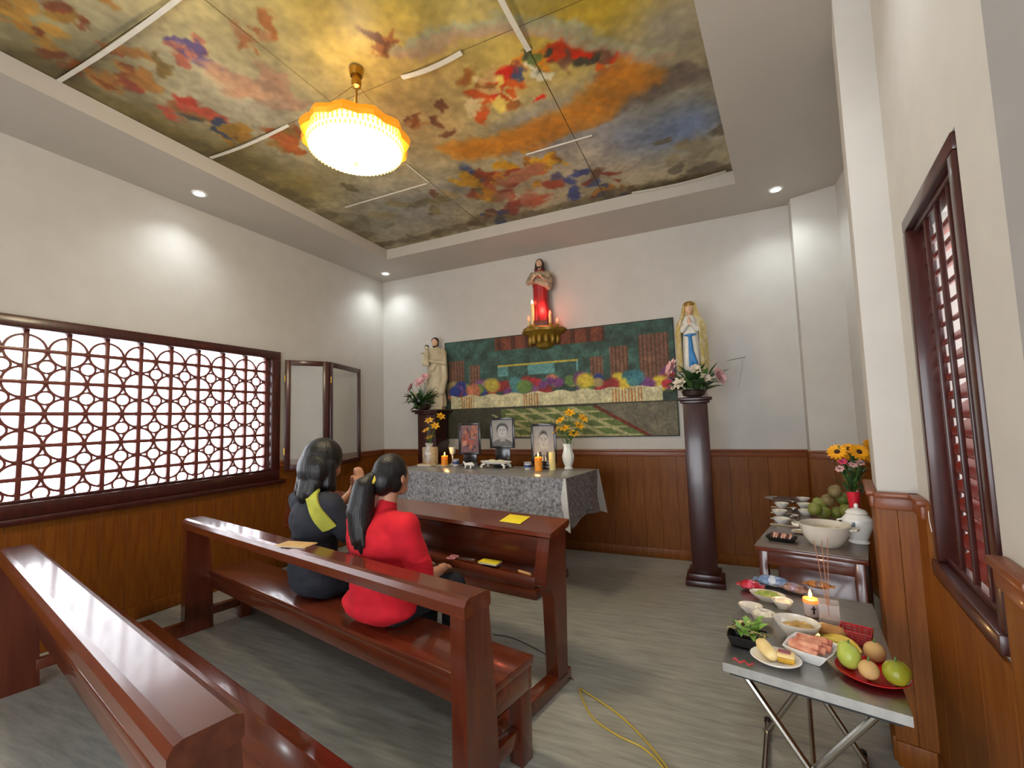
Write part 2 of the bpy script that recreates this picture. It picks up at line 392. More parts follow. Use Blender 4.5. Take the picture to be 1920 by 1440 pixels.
for (p, q, w) in (((-3.46, 1.205), (-2.2, 1.20), .022), ((-.85, 1.6), (-.85, 2.25), .03), ((-1.62, 2.09), (-1.2, 2.09), .03), ((-3.46, 2.09), (-2.6, 2.09), .022),
                  ((-3.15, 3.17), (-2.2, 3.17), .012), ((-1.25, 3.17), (-.72, 3.17), .012), ((-2.17, 2.85), (-2.17, 3.17), .012), ((-.6, 4.19), (.2, 4.19), .03)):
    p = Vector((*p, 0)); q = Vector((*q, 0)); d = (q - p); nr = Vector((-d.y, d.x, 0)).normalized() * w / 2; rows = []
    for k in range(9):
        t = k / 8; s = p + d * t; zz = ZT - .004 - .018 * math.sin(t * math.pi) * (w > .015)
        rows.append([(s.x - nr.x, s.y - nr.y, zz), (s.x + nr.x, s.y + nr.y, zz - .004)])
    part('seam_strip', G().sheet(rows, .002), SEAM, ceiling)

# wainscot boards
def wainscot(parent, p0, p1, z1, inward, bw=.165, cap=True, z0=.09, th=.014):
    p0 = Vector((*p0, 0)); p1 = Vector((*p1, 0)); L = (p1 - p0).length; d = (p1 - p0) / L; nrm = Vector((*inward, 0)).normalized()
    n = max(1, round(L / bw)); w = L / n; a = math.atan2(d.y, d.x); me = None
    for k in range(n):
        if me is None:
            me = G().box((0, 0, 0), (w - .001, th, z1 - z0), .0016, seg=1).mesh('wainscot_board', WAINS)
        c = p0 + d * (w * (k + .5)) + nrm * th / 2
        o = link('wainscot_board', me, parent, (c.x, c.y, (z0 + z1) / 2), a)
    c = p0 + d * L / 2 + nrm * .012
    o = link('skirting_board', G().box((0, 0, 0), (L, .024, .1), .006).mesh('skirting_board', WAINS), parent, (c.x, c.y, .05), a)
    if cap:
        g = G().box((0, .004, 0), (L, .04, .022), .006).box((0, .001, -.035), (L, .022, .05), .005)
        c = p0 + d * L / 2 + nrm * .016
        s = 1 if (RZ(a) @ Vector((0, 1, 0))).dot(nrm) > 0 else -1
        if s < 0: g.xf(Matrix.Diagonal((1, -1, 1, 1))); g.f = [q[::-1] for q in g.f]
        link('wainscot_cap', g.mesh('wainscot_cap', WAINSC), parent, (c.x, c.y, z1), a)
wainscot(wall_left, (XL, WY1 + .06), (XL, YB), ZW, (1, 0))
wainscot(wall_left, (XL, YF), (XL, WY1 + .06), .88, (1, 0), cap=False)
wainscot(wall_back, (XL, YB), (.745, YB), ZW, (0, -1))
wainscot(wall_back, PIL[0], PIL[1], ZW, (-.31, -.95))
n1 = (-(W1b[1] - W1a[1]), W1b[0] - W1a[0]); n2 = (-1, sl2)
wainscot(wall_right, W1a, W1c, ZW, n1); wainscot(wall_right, (1.10, 2.82), (1.071, 4.65), ZW, (-1, 0)); wainscot(wall_back, (.745, YB), PIL[0], ZW, (-1, 0), cap=False)
wainscot(wall_right, (W1a[0] - .012, W1a[1] - .005), W2a, ZW, (-.3, -.95), bw=.06)
wainscot(wall_right, (w2x(RY1 + .05), RY1 + .05), W2a, ZW, n2)
wainscot(wall_right, (w2x(RY0 - .03), RY0 - .03), (w2x(RY1 + .05), RY1 + .05), RZ0 - .01, n2, cap=False, bw=.24)
wainscot(wall_right, (w2x(EDGE), EDGE), (w2x(RY0 - .03), RY0 - .03), ZW, n2, bw=.16)

# ------------------------------------------------------------------ lattice window (left wall)
win = link('window_1', None, None, (XL - .05, 0, 0)); win['kind'] = 'structure'; win['label'] = 'wide wooden lattice window of rings and bars, blown out by daylight'
fr = .075
for (lo, hi) in (((-.03, WY0 - .06, WZ1 - .02), (.085, WY1 + .06, WZ1 + .06)), ((-.03, WY0 - .06, WZ0 - .06), (.085, WY1 + .06, WZ0 + .03)),
                 ((-.03, WY1 - .035, WZ0 + .03), (.085, WY1 + .06, WZ1 - .02)), ((-.03, WY0 - .06, WZ0 + .03), (.085, WY0 + .03, WZ1 - .02))):
    part('window_frame', G().b2(lo, hi, .006), DARKW, win)
part('window_sill', G().b2((-.02, WY0 - .1, WZ0 - .1), (.13, WY1 + .1, WZ0 - .06), .008), DARKW, win)
part('window_rail', G().b2((.0, WY0, WZ0 + .03), (.05, WY1, WZ0 + .05), .004), DARKW, win)
PW = .2225; PZ = .2165
LATW = mat('glare_lightened_lattice_wood', '64302a', .35, coat=.2, col2='723a30', nscale=6)  # wood colour lightened to include the window glare on the bars
vy = [3.155 - PW * k for k in range(15)]; hz = [1.15 + PZ * k for k in range(5)]
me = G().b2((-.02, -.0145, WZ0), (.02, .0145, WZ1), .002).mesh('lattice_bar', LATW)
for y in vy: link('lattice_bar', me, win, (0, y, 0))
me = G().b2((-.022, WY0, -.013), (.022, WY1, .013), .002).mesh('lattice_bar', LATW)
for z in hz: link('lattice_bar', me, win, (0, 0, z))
def ring(rad, w, dp, n):
    g = G(); rings = []
    for k in range(n):
        a = 2 * math.pi * k / n; c, s = math.cos(a), math.sin(a)
        rings.append([(x, (rad + dr) * c * PW / .22, (rad + dr) * s * PZ / .22) for x, dr in ((-dp, -w), (dp, -w), (dp, w), (-dp, w))])
    return g.loft(rings, closed=True)
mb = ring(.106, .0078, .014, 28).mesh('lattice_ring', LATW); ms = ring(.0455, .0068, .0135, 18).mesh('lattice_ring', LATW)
def halfring(rad, w, dp, n, a0, a1):
    g = G(); rings = []
    for k in range(n + 1):
        a = a0 + (a1 - a0) * k / n; c, s = math.cos(a), math.sin(a)
        rings.append([(x, (rad + dr) * c * PW / .22, (rad + dr) * s * PZ / .22) for x, dr in ((-dp, -w), (dp, -w), (dp, w), (-dp, w))])
    return g.loft(rings)
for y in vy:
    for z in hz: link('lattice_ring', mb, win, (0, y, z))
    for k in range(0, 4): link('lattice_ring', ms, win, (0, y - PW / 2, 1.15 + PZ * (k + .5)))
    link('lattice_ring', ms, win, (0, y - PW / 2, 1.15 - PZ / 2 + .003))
# folded-back glazed shutter beside it
sh = thing('folding_window_shutter', 'two-leaf glazed wooden shutter folded back against the wall beside the lattice window', 'window shutter')
def leaf(pa, pb, z0, z1):
    pa = Vector((*pa, 0)); pb = Vector((*pb, 0)); L = (pb - pa).length; a = math.atan2(pb.y - pa.y, pb.x - pa.x)
    fw = .055; t = .03
    lf = part('shutter_leaf', G().b2((0, -t / 2, z0), (fw, t / 2, z1), .004).b2((L - fw, -t / 2, z0), (L, t / 2, z1), .004)
              .b2((fw, -t / 2, z1 - fw), (L - fw, t / 2, z1), .004).b2((fw, -t / 2, z0), (L - fw, t / 2, z0 + fw), .004), DARKW, sh, (pa.x, pa.y, 0), a)
    part('glass_pane', G().b2((fw - .005, -.003, z0 + fw - .005), (L - fw + .005, .003, z1 - fw + .005)), PANE, lf)
    for z in (z0 + .2, z1 - .2): part('hinge', G().lathe([(.008, -.035), (.008, .035)], 8, (0, -t / 2 - .004, z)), BRASS, lf)
leaf((XL + .045, 3.31), (-3.88, 3.66), .99, 2.15)
leaf((-3.875, 3.675), (XL + .05, 4.40), .99, 2.15)

# ------------------------------------------------------------------ shuttered window (right wall)
wr = link('window_2', None, None, (w2x(1.835), 1.835, 0), math.atan2(1, sl2)); wr['kind'] = 'structure'
wr['label'] = 'dark louvred wooden window with upright bars in the right wall'
hw = (RY1 - RY0) / 2 * math.hypot(1, sl2)
# local x along the wall (+ = away from the viewer), local +y = into the room
for lo, hi in (((-hw, -.075, RZ1 - .05), (hw, .006, RZ1 + .0)), ((-hw, -.075, RZ0), (hw, .018, RZ0 + .05)), ((hw - .05, -.075, RZ0 + .05), (hw, .006, RZ1 - .05)), ((-hw, -.075, RZ0 + .05), (-hw + .05, .006, RZ1 - .05))):
    part('window_frame', G().b2(lo, hi, .006), DARKW, wr)
for lo, hi in (((-hw + .055, -.03, RZ1 - .07), (hw - .055, -.015, RZ1 - .05)), ((-hw + .055, -.03, RZ0 + .05), (hw - .055, -.015, RZ0 + .07))):
    part('window_bead', G().b2(lo, hi, .004), DARKW, wr)
for k in range(3):
    x = -hw + .055 + (2 * hw - .11) * (k + 1) / 4
    part('window_bar', G().b2((x - .008, -.035, RZ0 + .05), (x + .008, -.02, RZ1 - .05), .003), DARKW, wr)
REDW = mat('backlit_red_louvre_wood', '7c241a', .35, coat=.2, col2='983624', nscale=5, stretch=(2, 10, 10))  # red wood, its colour brightened to stand for daylight behind the slats
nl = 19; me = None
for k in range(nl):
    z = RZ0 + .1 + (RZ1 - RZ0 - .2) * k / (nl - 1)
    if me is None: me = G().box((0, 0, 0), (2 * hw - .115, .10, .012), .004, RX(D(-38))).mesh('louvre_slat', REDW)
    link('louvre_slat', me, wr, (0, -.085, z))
link('thin_wire', G().tube([(hw - .03, .012, 1.0), (hw - .02, .014, 1.04), (hw - .005, .012, 1.07)], .0012, 5).mesh('thin_wire', WHITEC), wr)

# ------------------------------------------------------------------ ceiling lamps
ch = thing('chandelier', 'round gold and crystal pendant lamp glowing under the painted ceiling', 'lamp', (-1.82, 1.92, 0))
part('canopy', G().lathe([(.035, ZT - .05), (.04, ZT - .03), (.042, ZT - .008), (.02, ZT - .002)], 20), BRASS, ch)
part('canopy_cup', G().lathe([(.008, ZT - .125), (.026, ZT - .115), (.03, ZT - .085), (.02, ZT - .05)], 18), BRASS, ch)
zr = 3.105; RR = .28
part('suspension_rod', G().tube([(0, 0, ZT - .1), (0, 0, zr + .02)], .006, 8), BRASS, ch)
for k in range(3):
    a = 2 * math.pi * k / 3 + .4
    part('suspension_wire', G().tube([(.02 * math.cos(a), .02 * math.sin(a), ZT - .12), (RR * .9 * math.cos(a), RR * .9 * math.sin(a), zr + .03)], .0018, 5), BRASS, ch)
AMBER = mat('amber_gilt_rim', 'd69a2c', .35, metal=.6, emit=.5, emitcol='ff9a20', noise=.1, nscale=40)
CRYS = mat('lit_crystal', 'fff2cc', .2, emit=15, emitcol='fff4da', noise=.02, nscale=60)
CRYSY = mat('lit_amber_crystal', 'ffe070', .2, emit=1.3, emitcol='ffd840', noise=.05, nscale=60)
g = G(); rings = []
for k in range(48):
    a = 2 * math.pi * k / 48; rr = RR + .012 * math.cos(12 * a)
    rings.append([((rr + x) * math.cos(a), (rr + x) * math.sin(a), zr + z) for x, z in ((-.02, -.02), (.012, -.025), (.02, .0), (.01, .03), (-.02, .03))])
part('gilt_rim', g.loft(rings, closed=True), AMBER, ch)
me = G().ball((0, 0, 0), (.008, .008, .014), 8, 6).mesh('crystal_bead', CRYSY)
for row, (r_, z_) in enumerate(((RR - .015, zr - .035), (RR - .022, zr - .06))):
    for k in range(64):
        a = 2 * math.pi * (k + row * .5) / 64
        link('crystal_bead', me, ch, (r_ * math.cos(a), r_ * math.sin(a), z_))
part('crystal_bowl', G().lathe([(RR - .03, zr - .02), (RR - .035, zr - .07), (RR - .07, zr - .095), (.12, zr - .12), (.02, zr - .13), (.001, zr - .13)], 40, mod=lambda a, z: 1 + .012 * math.cos(40 * a)), CRYS, ch)
part('light_block_plate', G().lathe([(RR - .02, zr - .012), (RR - .03, zr - .004), (.03, zr + .006), (.008, zr + .02)], 40), BRASS, ch)  # added opaque disc, blocks the upward glow of the bowl
part('finial', G().lathe([(.002, zr - .165), (.012, zr - .155), (.014, zr - .14), (.006, zr - .128)], 12), BRASS, ch)
ld = bpy.data.lights.new('chandelier_light', 'POINT'); ld.energy = LAMP_W; ld.color = (1, .84, .58); ld.shadow_soft_size = .18
lo = bpy.data.objects.new('chandelier_light', ld); COL.objects.link(lo); lo.location = (-1.82, 1.92, zr - .33)
ld = bpy.data.lights.new('chandelier_uplight', 'POINT'); ld.energy = LAMP_W * .14; ld.color = (1, .8, .5); ld.shadow_soft_size = .1
lo = bpy.data.objects.new('chandelier_uplight', ld); COL.objects.link(lo); lo.location = (-1.82, 1.92, zr + .14)

DLEM = mat('downlight_lens', 'f4fbff', .3, emit=30, emitcol='f0f8ff', noise=.01)
DLW = mat('downlight_trim', 'e6e6e2', .4, noise=.02)
def downlight(x, y, label, grp=None):
    t = thing('downlight', label, 'ceiling light', (x, y, ZC - .001), 0, grp)
    rings = [[((r_) * math.cos(2 * math.pi * k / 28), r_ * math.sin(2 * math.pi * k / 28), z) for k in range(28)] for r_, z in ((.038, 0), (.04, -.006), (.052, -.008), (.056, -.001))]
    part('trim_ring', G().loft(rings, cap=False), DLW, t)
    part('lens', G().lathe([(.04, -.003), (.03, -.0055), (.001, -.006)], 24), DLEM, t)
    l = bpy.data.lights.new('downlight_beam', 'SPOT'); l.energy = DOWN_W; l.color = (.86, .95, 1); l.spot_size = D(130); l.spot_blend = 1; l.shadow_soft_size = .05
    o = bpy.data.objects.new('downlight_beam', l); COL.objects.link(o); o.location = (x, y, ZC - .03)
downlight(-3.86, 2.25, 'round recessed downlight above the lattice window')
downlight(-3.88, 4.62, 'round recessed downlight in the ceiling corner over the folded glazed shutter')
downlight(.60, 4.50, 'round recessed downlight by the corner pillar above the flower table')
downlight(-3.86, -.3, 'recessed downlight over the near end of the lattice window')
downlight(.22, 1.75, 'recessed downlight above the louvred window')

# ------------------------------------------------------------------ pews
PA = D(-12)
def pew(name, label, ref, kneeler, L=2.76):
    t = thing(name, label, 'pew', (ref[0], ref[1], 0), PA, 'wooden pews')
    # backrest rail: rounded near edge, seen from behind
    prof = [(0, .735), (.0, .775), (.012, .796), (.03, .802), (.13, .80), (.148, .792), (.15, .775), (.15, .745), (.14, .735)]
    part('backrest_rail', G().loft([[(-L, y, z) for y, z in prof], [(0, y, z) for y, z in prof]]), MAHO, t, ang=12)
    for x0 in (-L, -.085):
        x0 += .005; g = G()
        pr = [(.008, 0), (.19, 0), (.175, .4), (.145, .735), (.008, .735)]
        g.loft([[(x0, y, z) for y, z in pr], [(x0 + .075, y, z) for y, z in pr]])
        part('end_post', g, MAHOV, t, ang=30)
    xs0 = -L + .085
    part('seat', G().b2((xs0, .15, .385), (-.015, .455, .42), .005), MAHO, t)
    part('seat_apron', G().b2((xs0, .165, .29), (-.022, .185, .385), .003), MAHO, t)
    part('seat_apron', G().b2((xs0, .425, .29), (-.022, .445, .385), .003), MAHO, t)
    for x in (-.047, xs0 + .005): part('seat_end_board', G().b2((x, .185, .29), (x + .025, .425, .385), .003), MAHO, t)
    for x in (-.095, -L + .03):
        part('leg', G().b2((x, .365, 0), (x + .07, .442, .29), .004), MAHOV, t)
        part('stretcher', G().b2((x + .01, .17, .09), (x + .055, .365, .15), .004), MAHO, t)
    if kneeler:
        kn = part('kneeler_board', G().b2((-L + .12, -.44, .175), (-.05, -.2, .205), .006), MAHO, t)
        part('kneeler_apron', G().b2((-L + .14, -.225, .1), (-.07, -.205, .175), .003), MAHO, kn)
        for x in (-L + .03, -.07): part('kneeler_bearer', G().b2((x, -.44, .0), (x + .05, .01, .09), .004), MAHO, kn)
        for x in (-L + .13, -.12): part('kneeler_foot', G().b2((x, -.4, 0.09), (x + .05, -.25, .175), .003), MAHO, kn)
    return t
pew('pew', 'mahogany pew with two women seated on it, near the low prayer desk', (-.87, 1.45), True)
pew('pew', 'empty mahogany pew with sky-bright backrest rail behind the occupied pew', (-1.065, .587), False)
# prayer desk
dk = thing('prayer_desk', 'mahogany prayer desk with book shelf standing before the altar', 'desk', (-.86, 2.31, 0), PA)
L = 2.76
pr = [(0, .815), (.005, .835), (.21, .875), (.215, .855), (.2, .835), (.02, .8)]
part('desk_top', G().loft([[(-L, y, z) for y, z in pr], [(.015, y, z) for y, z in pr]]), MAHO, dk, ang=12)
part('front_panel', G().b2((-L + .05, .16, .58), (-.07, .185, .845), .003), MAHO, dk)
part('book_shelf', G().b2((-L + .05, -.03, .565), (-.07, .185, .59), .004), MAHO, dk)
part('shelf_lip', G().b2((-L + .05, -.04, .56), (-.07, -.028, .605), .003), MAHO, dk)
for x in (-L + .0, -.075):
    prz = [(.06, .05), (.16, .05), (.19, .85), (.02, .81), (-.03, .62), (-.03, .565), (.02, .54), (.045, .48)]
    part('desk_post', G().loft([[(x, y, z) for y, z in prz], [(x + .075, y, z) for y, z in prz]]), MAHOV, dk, ang=30)
    part('skid_foot', G().b2((x, -.42, 0), (x + .075, .2, .07), .006), MAHO, dk)
part('kneeling_board', G().b2((-L + .075, -.40, .06), (-.075, -.25, .09), .006), MAHO, dk)

def deskpt(x, y, z): v = RZ(PA) @ Vector((x, y, 0)); return (-.86 + v.x, 2.31 + v.y, z)
def pewpt(ref, x, y, z): v = RZ(PA) @ Vector((x, y, 0)); return (ref[0] + v.x, ref[1] + v.y, z)
PAPERY = mat('yellow_paper', 'd8c21e', .7, noise=.08, nscale=25)
KRAFT = mat('kraft_paper', 'b08e5a', .8, col2='c2a06c', nscale=25)
def booklet(name, lab, cat, loc, rz, w, d, h, m, tilt=0):
    t = thing(name, lab, cat, loc, rz)
    c = part('cover', G().box((0, 0, h * .92), (w, d, h * .16), .0006, RX(tilt)), m, t)
    part('pages', G().box((.001, 0, h * .45), (w - .004, d - .004, h * .76), 0, RX(tilt)), mat('page_paper', 'd8d0b8', .8, noise=.05, nscale=40), t)
    return t
tp = math.atan2(.04, .205)
b1 = thing('yellow_booklet', 'yellow leaflet lying on the sloping top of the prayer desk', 'booklet', deskpt(-.3, .115, .8585), PA - .25)
b1.rotation_euler = (tp, 0, PA); 
part('cover', G().box((0, 0, .0025), (.15, .11, .0016), .0005), PAPERY, b1); part('pages', G().box((.001, 0, .001), (.146, .106, .002)), mat('page_paper', 'd8d0b8', .8, noise=.05, nscale=40), b1)
booklet('yellow_prayer_book', 'small yellow book lying on the prayer desk shelf beside the scissors', 'book', deskpt(-.43, .03, .605), PA + .1, .13, .07, .012, PAPERY)
booklet('kraft_booklet', 'tan paper booklet lying across the backrest rail behind the woman in dark shirt', 'booklet', pewpt((-.87, 1.45), -1.30, .07, .8025), PA + .35, .20, .10, .006, KRAFT)
sc = thing('scissors', 'pair of steel scissors with pink loops on the prayer desk shelf', 'scissors', deskpt(-.66, -.005, .607), PA + .2)
for s in (-1, 1):
    part('blade', G().box((.06, s * .004, s * .002 + .003), (.12, .012, .003), .001, RZ(s * .06)), CHROME, sc)
    part('finger_loop', G().tube([(-.035 + .028 * math.cos(a), s * .02 + .015 * math.sin(a), .004) for a in np.linspace(0, 2 * math.pi, 17)[:-1]], .004, 6, True), mat('pink_plastic', 'c9808a', .4, noise=.05), sc)
pn = thing('wooden_incense_lighter', 'slim stick lighter with pale tip on the prayer desk shelf', 'lighter', deskpt(-.22, -.005, .606), PA - .15)
part('shaft', G().tube([(-.13, 0, .006), (.03, 0, .006)], .005, 8), mat('dark_metal', '3a2420', .4, metal=.6, noise=.1), pn)
part('handle', G().tube([(.03, 0, .007), (.12, 0, .007)], .0075, 8), mat('pale_wood', 'b9895a', .6, noise=.1), pn)

# ------------------------------------------------------------------ altar
AA = math.atan2(-.126, .992)
al = thing('altar_table', 'altar table on a dark wooden plinth under a silver cloth', 'table', (-1.11, 3.41, 0), AA)
AL, AD, AZ = 2.02, .70, .975
part('plinth', G().b2((-1.55, .02, 0), (-.32, .6, .9), .006), MAHOV, al)
part('plinth_base', G().b2((-1.58, .0, 0), (-.29, .62, .07), .006), MAHO, al)
part('table_top', G().b2((-AL + .015, .015, .9), (-.015, AD - .015, AZ - .004), .005), MAHO, al)
def altpt(x, y, z=None): v = RZ(AA) @ Vector((x, y, 0)); return (-1.11 + v.x, 3.41 + v.y, AZ + .004 if z is None else z)
def altxy(px, py, dy=0):   # where an object's foot is seen on the table top; kept inside the top
    p = atz(px, py, AZ); v = RZ(-AA) @ Vector((p[0] + 1.11, p[1] - 3.41, 0))
    return altpt(min(-.05, max(-AL + .05, v.x)), min(AD - .06, max(.05, v.y + dy)))
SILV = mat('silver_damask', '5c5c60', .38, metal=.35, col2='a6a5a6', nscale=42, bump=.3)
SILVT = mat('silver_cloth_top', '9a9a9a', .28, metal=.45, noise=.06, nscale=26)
cl = thing('silver_tablecloth', 'silver embossed cloth draped over the altar table with pale corner folds', 'tablecloth', (-1.11, 3.41, 0), AA)
part('cloth_top', G().b2((-AL, 0, AZ - .003), (0, AD, AZ + .003), .002), SILVT, cl)
def skirt(p, q, drop, n, amp, inn=0):
    rows = []; p = Vector(p); q = Vector(q); d = q - p; nr = Vector((d.y, -d.x, 0)).normalized()
    for i in range(9):
        t = i / 8; row = []
        for k in range(n + 1):
            s = k / n; w = amp * t * math.sin(s * d.length * 14 + 1.3) + .035 * t * t + .002
            dd = drop(s) if callable(drop) else drop
            c = p + d * s + nr * w; row.append((c.x, c.y, AZ + .002 - dd * t - (.0)))
        rows.append(row)
    return rows
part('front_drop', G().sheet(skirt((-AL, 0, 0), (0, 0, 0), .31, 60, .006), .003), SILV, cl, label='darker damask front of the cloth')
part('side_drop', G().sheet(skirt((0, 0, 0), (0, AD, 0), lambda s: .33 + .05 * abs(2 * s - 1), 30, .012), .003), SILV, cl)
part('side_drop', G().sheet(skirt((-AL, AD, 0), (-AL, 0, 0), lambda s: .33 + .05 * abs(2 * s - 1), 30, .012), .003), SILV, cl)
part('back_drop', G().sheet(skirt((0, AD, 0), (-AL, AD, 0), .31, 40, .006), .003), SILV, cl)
PALEC = mat('pale_silver_hem', 'bcbbb7', .4, metal=.2, noise=.06, nscale=20)
for (cx, cy, sx, sy) in ((0, 0, 1, -1), (0, AD, 1, 1), (-AL, 0, -1, -1), (-AL, AD, -1, 1)):
    rows = []
    for i in range(9):
        t = i / 8; row = []
        for k in range(7):
            s = (k / 6 - .5) * 2; spread = .012 + .055 * t
            out = .008 + .05 * t * (1 - abs(s))
            row.append((cx + sx * (out + max(0, s) * -.0) + (-sx) * max(0, s) * spread * 1.2, cy + sy * out + (-sy) * max(0, -s) * spread * 1.2, AZ + .003 - (.40 - .05 * abs(s)) * t))
        rows.append(row)
    part('corner_fold', G().sheet(rows, .003), PALEC, cl)

# painted hanging behind the altar (generic garden terrace, same size and colours)
picL, picR, zB, zT_ = -3.15, -.35, 1.235, 2.465
random.seed(11)
MOUND = [(random.uniform(.04, .98), random.uniform(.43, .53), random.uniform(.018, .042), random.choice(['8a2f2c', '3c6c74', '2c3a78', '7c4a7c', 'a8963a', '5e7a3c', 'b06a4c', '4c7c7c', 'a83038', '9c8a5c', 'c0a838', '6c3c6c'])) for _ in range(85)]
def terrace(u, v, P):
    n = fbm(u * 24, v * 12); n2 = fbm(u * 130, v * 60, 3) - .44
    c = np.ones((len(u), 3)) * np.array(hexc('34443c'))
    def mixin(w, col):
        nonlocal c; w = np.clip(w, 0, 1)[:, None]; c = c * (1 - w) + np.array(hexc(col)) * w
    sm = lambda e0, e1, x: np.clip((x - e0) / (e1 - e0), 0, 1)
    mixin(sm(.0, .5, n - .2) * (v > .5), '3d5a50')
    mixin((np.abs(u - .5) < .24) * (v > .86), '6a3a26')            # timber pergola
    mixin((np.abs(u - .5) < .24) * (v > .86) * (np.sin(u * 95) > .55), '4a2a1c')
    for a0, a1, t0 in ((.02, .10, .8), (.13, .18, .74), (.68, .73, .72), (.76, .83, .80), (.87, .98, .88)):   # hedged trellis
        mixin((u > a0) * (u < a1) * (v < t0) * (v > .4), '74503e'); mixin((u > a0) * (u < a1) * (v < t0) * (v > .4) * (np.sin(u * 420) > .3), '54402f')
    mixin((v > .60) * (v < .70) * (u > .27) * (u < .63) * (np.sin(u * 30) > -.2), '5b8a86')    # water beyond
    mixin((np.abs(v - .705) < .008) * (u > .27) * (u < .63), 'a89a40')
    for (mu, mv, r, col) in MOUND:                                   # flower mounds
        d = ((u - mu + .015 * (n - .5)) / r) ** 2 + ((v - mv) / (r * 1.9)) ** 2
        mixin(1.7 - 1.5 * d, col)
    mixin((v > .305) * (v < .43 + .01 * np.sin(u * 60)) * (u > .03) * (u < .95), 'bcb48c')     # pale terrace parapet
    for a0, a1 in ((.08, .15), (.38, .46), (.76, .88)): mixin((v > .305) * (v < .42) * (u > a0) * (u < a1) * (np.sin(u * 520) > .1), 'a8743c')
    mixin((v < .305), '3f3c2e')
    mixin((v < .29) * (u > .70), '6a6452')
    mixin((v < .28) * (u > .28 - .0 * v) * (u < .90 - .75 * v), '5d6c3c')
    mixin((v < .28) * (u > .3) * (u < .88 - .75 * v) * ((np.sin(u * 70 + v * 60) > .55) + (np.sin(v * 90) > .7)), 'a09c6c')
    mixin((np.abs(u - (.90 - .75 * v)) < .012) * (v < .28), '6c2f20')
    edge = (u < .004) | (u > .996) | (v < .008) | (v > .992); mixin(edge * 1.0, '2c3028')
    return c * (1 + .35 * (n - .48) + .5 * n2)[:, None]
pic = painted('wall_hanging', (picL, YB - .022, zB), (picR - picL, 0, 0), (0, 0, zT_ - zB), 380, 170, terrace, colattr('embroidery', .8), .018)
tag(pic, 'long dark green and multicoloured embroidered picture hung on the wall behind the altar', 'picture')

# ------------------------------------------------------------------ pedestals
def pedestal(x, y, w, label, h=1.6):
    t = thing('statue_pedestal', label, 'pedestal', (x, y, 0), 0, 'dark statue pedestals')
    part('base', G().b2((-w * .78, -w * .78, 0), (w * .78, w * .78, .05), .008), DARKPED, t)
    part('base_step', G().b2((-w * .66, -w * .66, .05), (w * .66, w * .66, .10), .008), DARKPED, t)
    part('shaft', G().b2((-w / 2, -w / 2, .1), (w / 2, w / 2, h - .05), .006), DARKPED, t)
    part('cap', G().b2((-w * .6, -w * .6, h - .05), (w * .6, w * .6, h - .025), .005).b2((-w * .7, -w * .7, h - .025), (w * .7, w * .7, h), .005), DARKPED, t)
pedestal(-.165, 4.33, .20, 'tall dark wooden pedestal under the statue with blue sash')
pedestal(-3.21, 4.68, .26, 'tall dark wooden pedestal under the pale statue holding a child')

# ------------------------------------------------------------------ statues
def robe(prof, folds=7, amp=.06, sx=1, sy=.75, c=(0, 0, 0)):
    zmax = prof[-1][1]
    return G().lathe(prof, 56, c, sx, sy, mod=lambda a, z: 1 + amp * (1 - z / zmax * .8) * math.sin(folds * a + 2 * z * 4) + amp * .4 * math.sin(2.3 * folds * a))
def face(parent, c, r, skinm, rz=0):
    g = blob([('s', c, (r * .8, r * .88, r * 1.12)), ('s', (c[0], c[1] - r * .82, c[2] - r * .1), (r * .13, r * .2, r * .25)), ('s', (c[0], c[1] - r * .55, c[2] - r * .75), (r * .4, r * .35, r * .35)),
              ('c', (c[0], c[1] + r * .1, c[2] - r * 1.0), r * .42, (c[0], c[1] + r * .15, c[2] - r * 1.7), r * .5),
              ('s', (c[0] - r * .3, c[1] - r * .72, c[2] + r * .25), (r * .22, r * .1, r * .07)), ('s', (c[0] + r * .3, c[1] - r * .72, c[2] + r * .25), (r * .22, r * .1, r * .07))], r * .09, 2)
    return part('head', g, skinm, parent)
STSK = mat('statue_skin', 'd3a98c', .5, noise=.05)
CREAM = mat('cream_plaster', 'c9bda0', .55, col2='b0a184', nscale=8)
WHPL = mat('white_plaster_robe', 'cfcabf', .5, noise=.06, nscale=12)
GILT = mat('gilt_cream_mantle', 'cdc19a', .45, col2='b0943e', nscale=22)
BLUES = mat('blue_sash', '2f78b4', .5, noise=.15, nscale=20)
BRHAIR = mat('brown_hair', '33201a', .6, noise=.3, nscale=30, bump=.3)
REDR = mat('red_robe', '8f1a1e', .5, noise=.2, nscale=14)
PINKR = mat('pink_cream_mantle', '8c7862', .5, col2='b8a488', nscale=26)
# right: praying figure with veil and blue sash
t = thing('praying_statue', 'praying veiled statue in white robe with long blue sash on the right pedestal', 'statue', (-.165, 4.33, 1.6), D(-5))
part('base', G().lathe([(.10, 0), (.105, .015), (.10, .12), (.085, .20), (.07, .24)], 24, sy=.85, mod=lambda a, z: 1 + .06 * math.sin(5 * a + 20 * z)), mat('rock_plaster', 'c6bfae', .7, noise=.15, nscale=20, bump=.3), t)
part('robe', robe([(.085, .22), (.088, .26), (.078, .4), (.072, .5), (.066, .6), (.074, .68), (.05, .735)], 9, .05, c=(0, -.012, 0)), WHPL, t)
g = G(); rings = []
for i in range(15):   # open mantle: C-shaped shell around the back and sides
    z = .24 + .62 * i / 14; r = .125 - .055 * max(0, (z - .62) / .24) - .02 * (z > .7); ring_ = []
    for k in range(25):
        a = math.radians(-52 + 284 * k / 24); rr = r * (1 + .05 * math.sin(9 * a + 6 * z)); ring_.append((rr * math.cos(a), rr * .78 * math.sin(a) + .01, z))
    rings.append(ring_)
part('mantle', G().sheet(rings, .012), GILT, t)
face(t, (0, -.02, .80), .042, STSK)
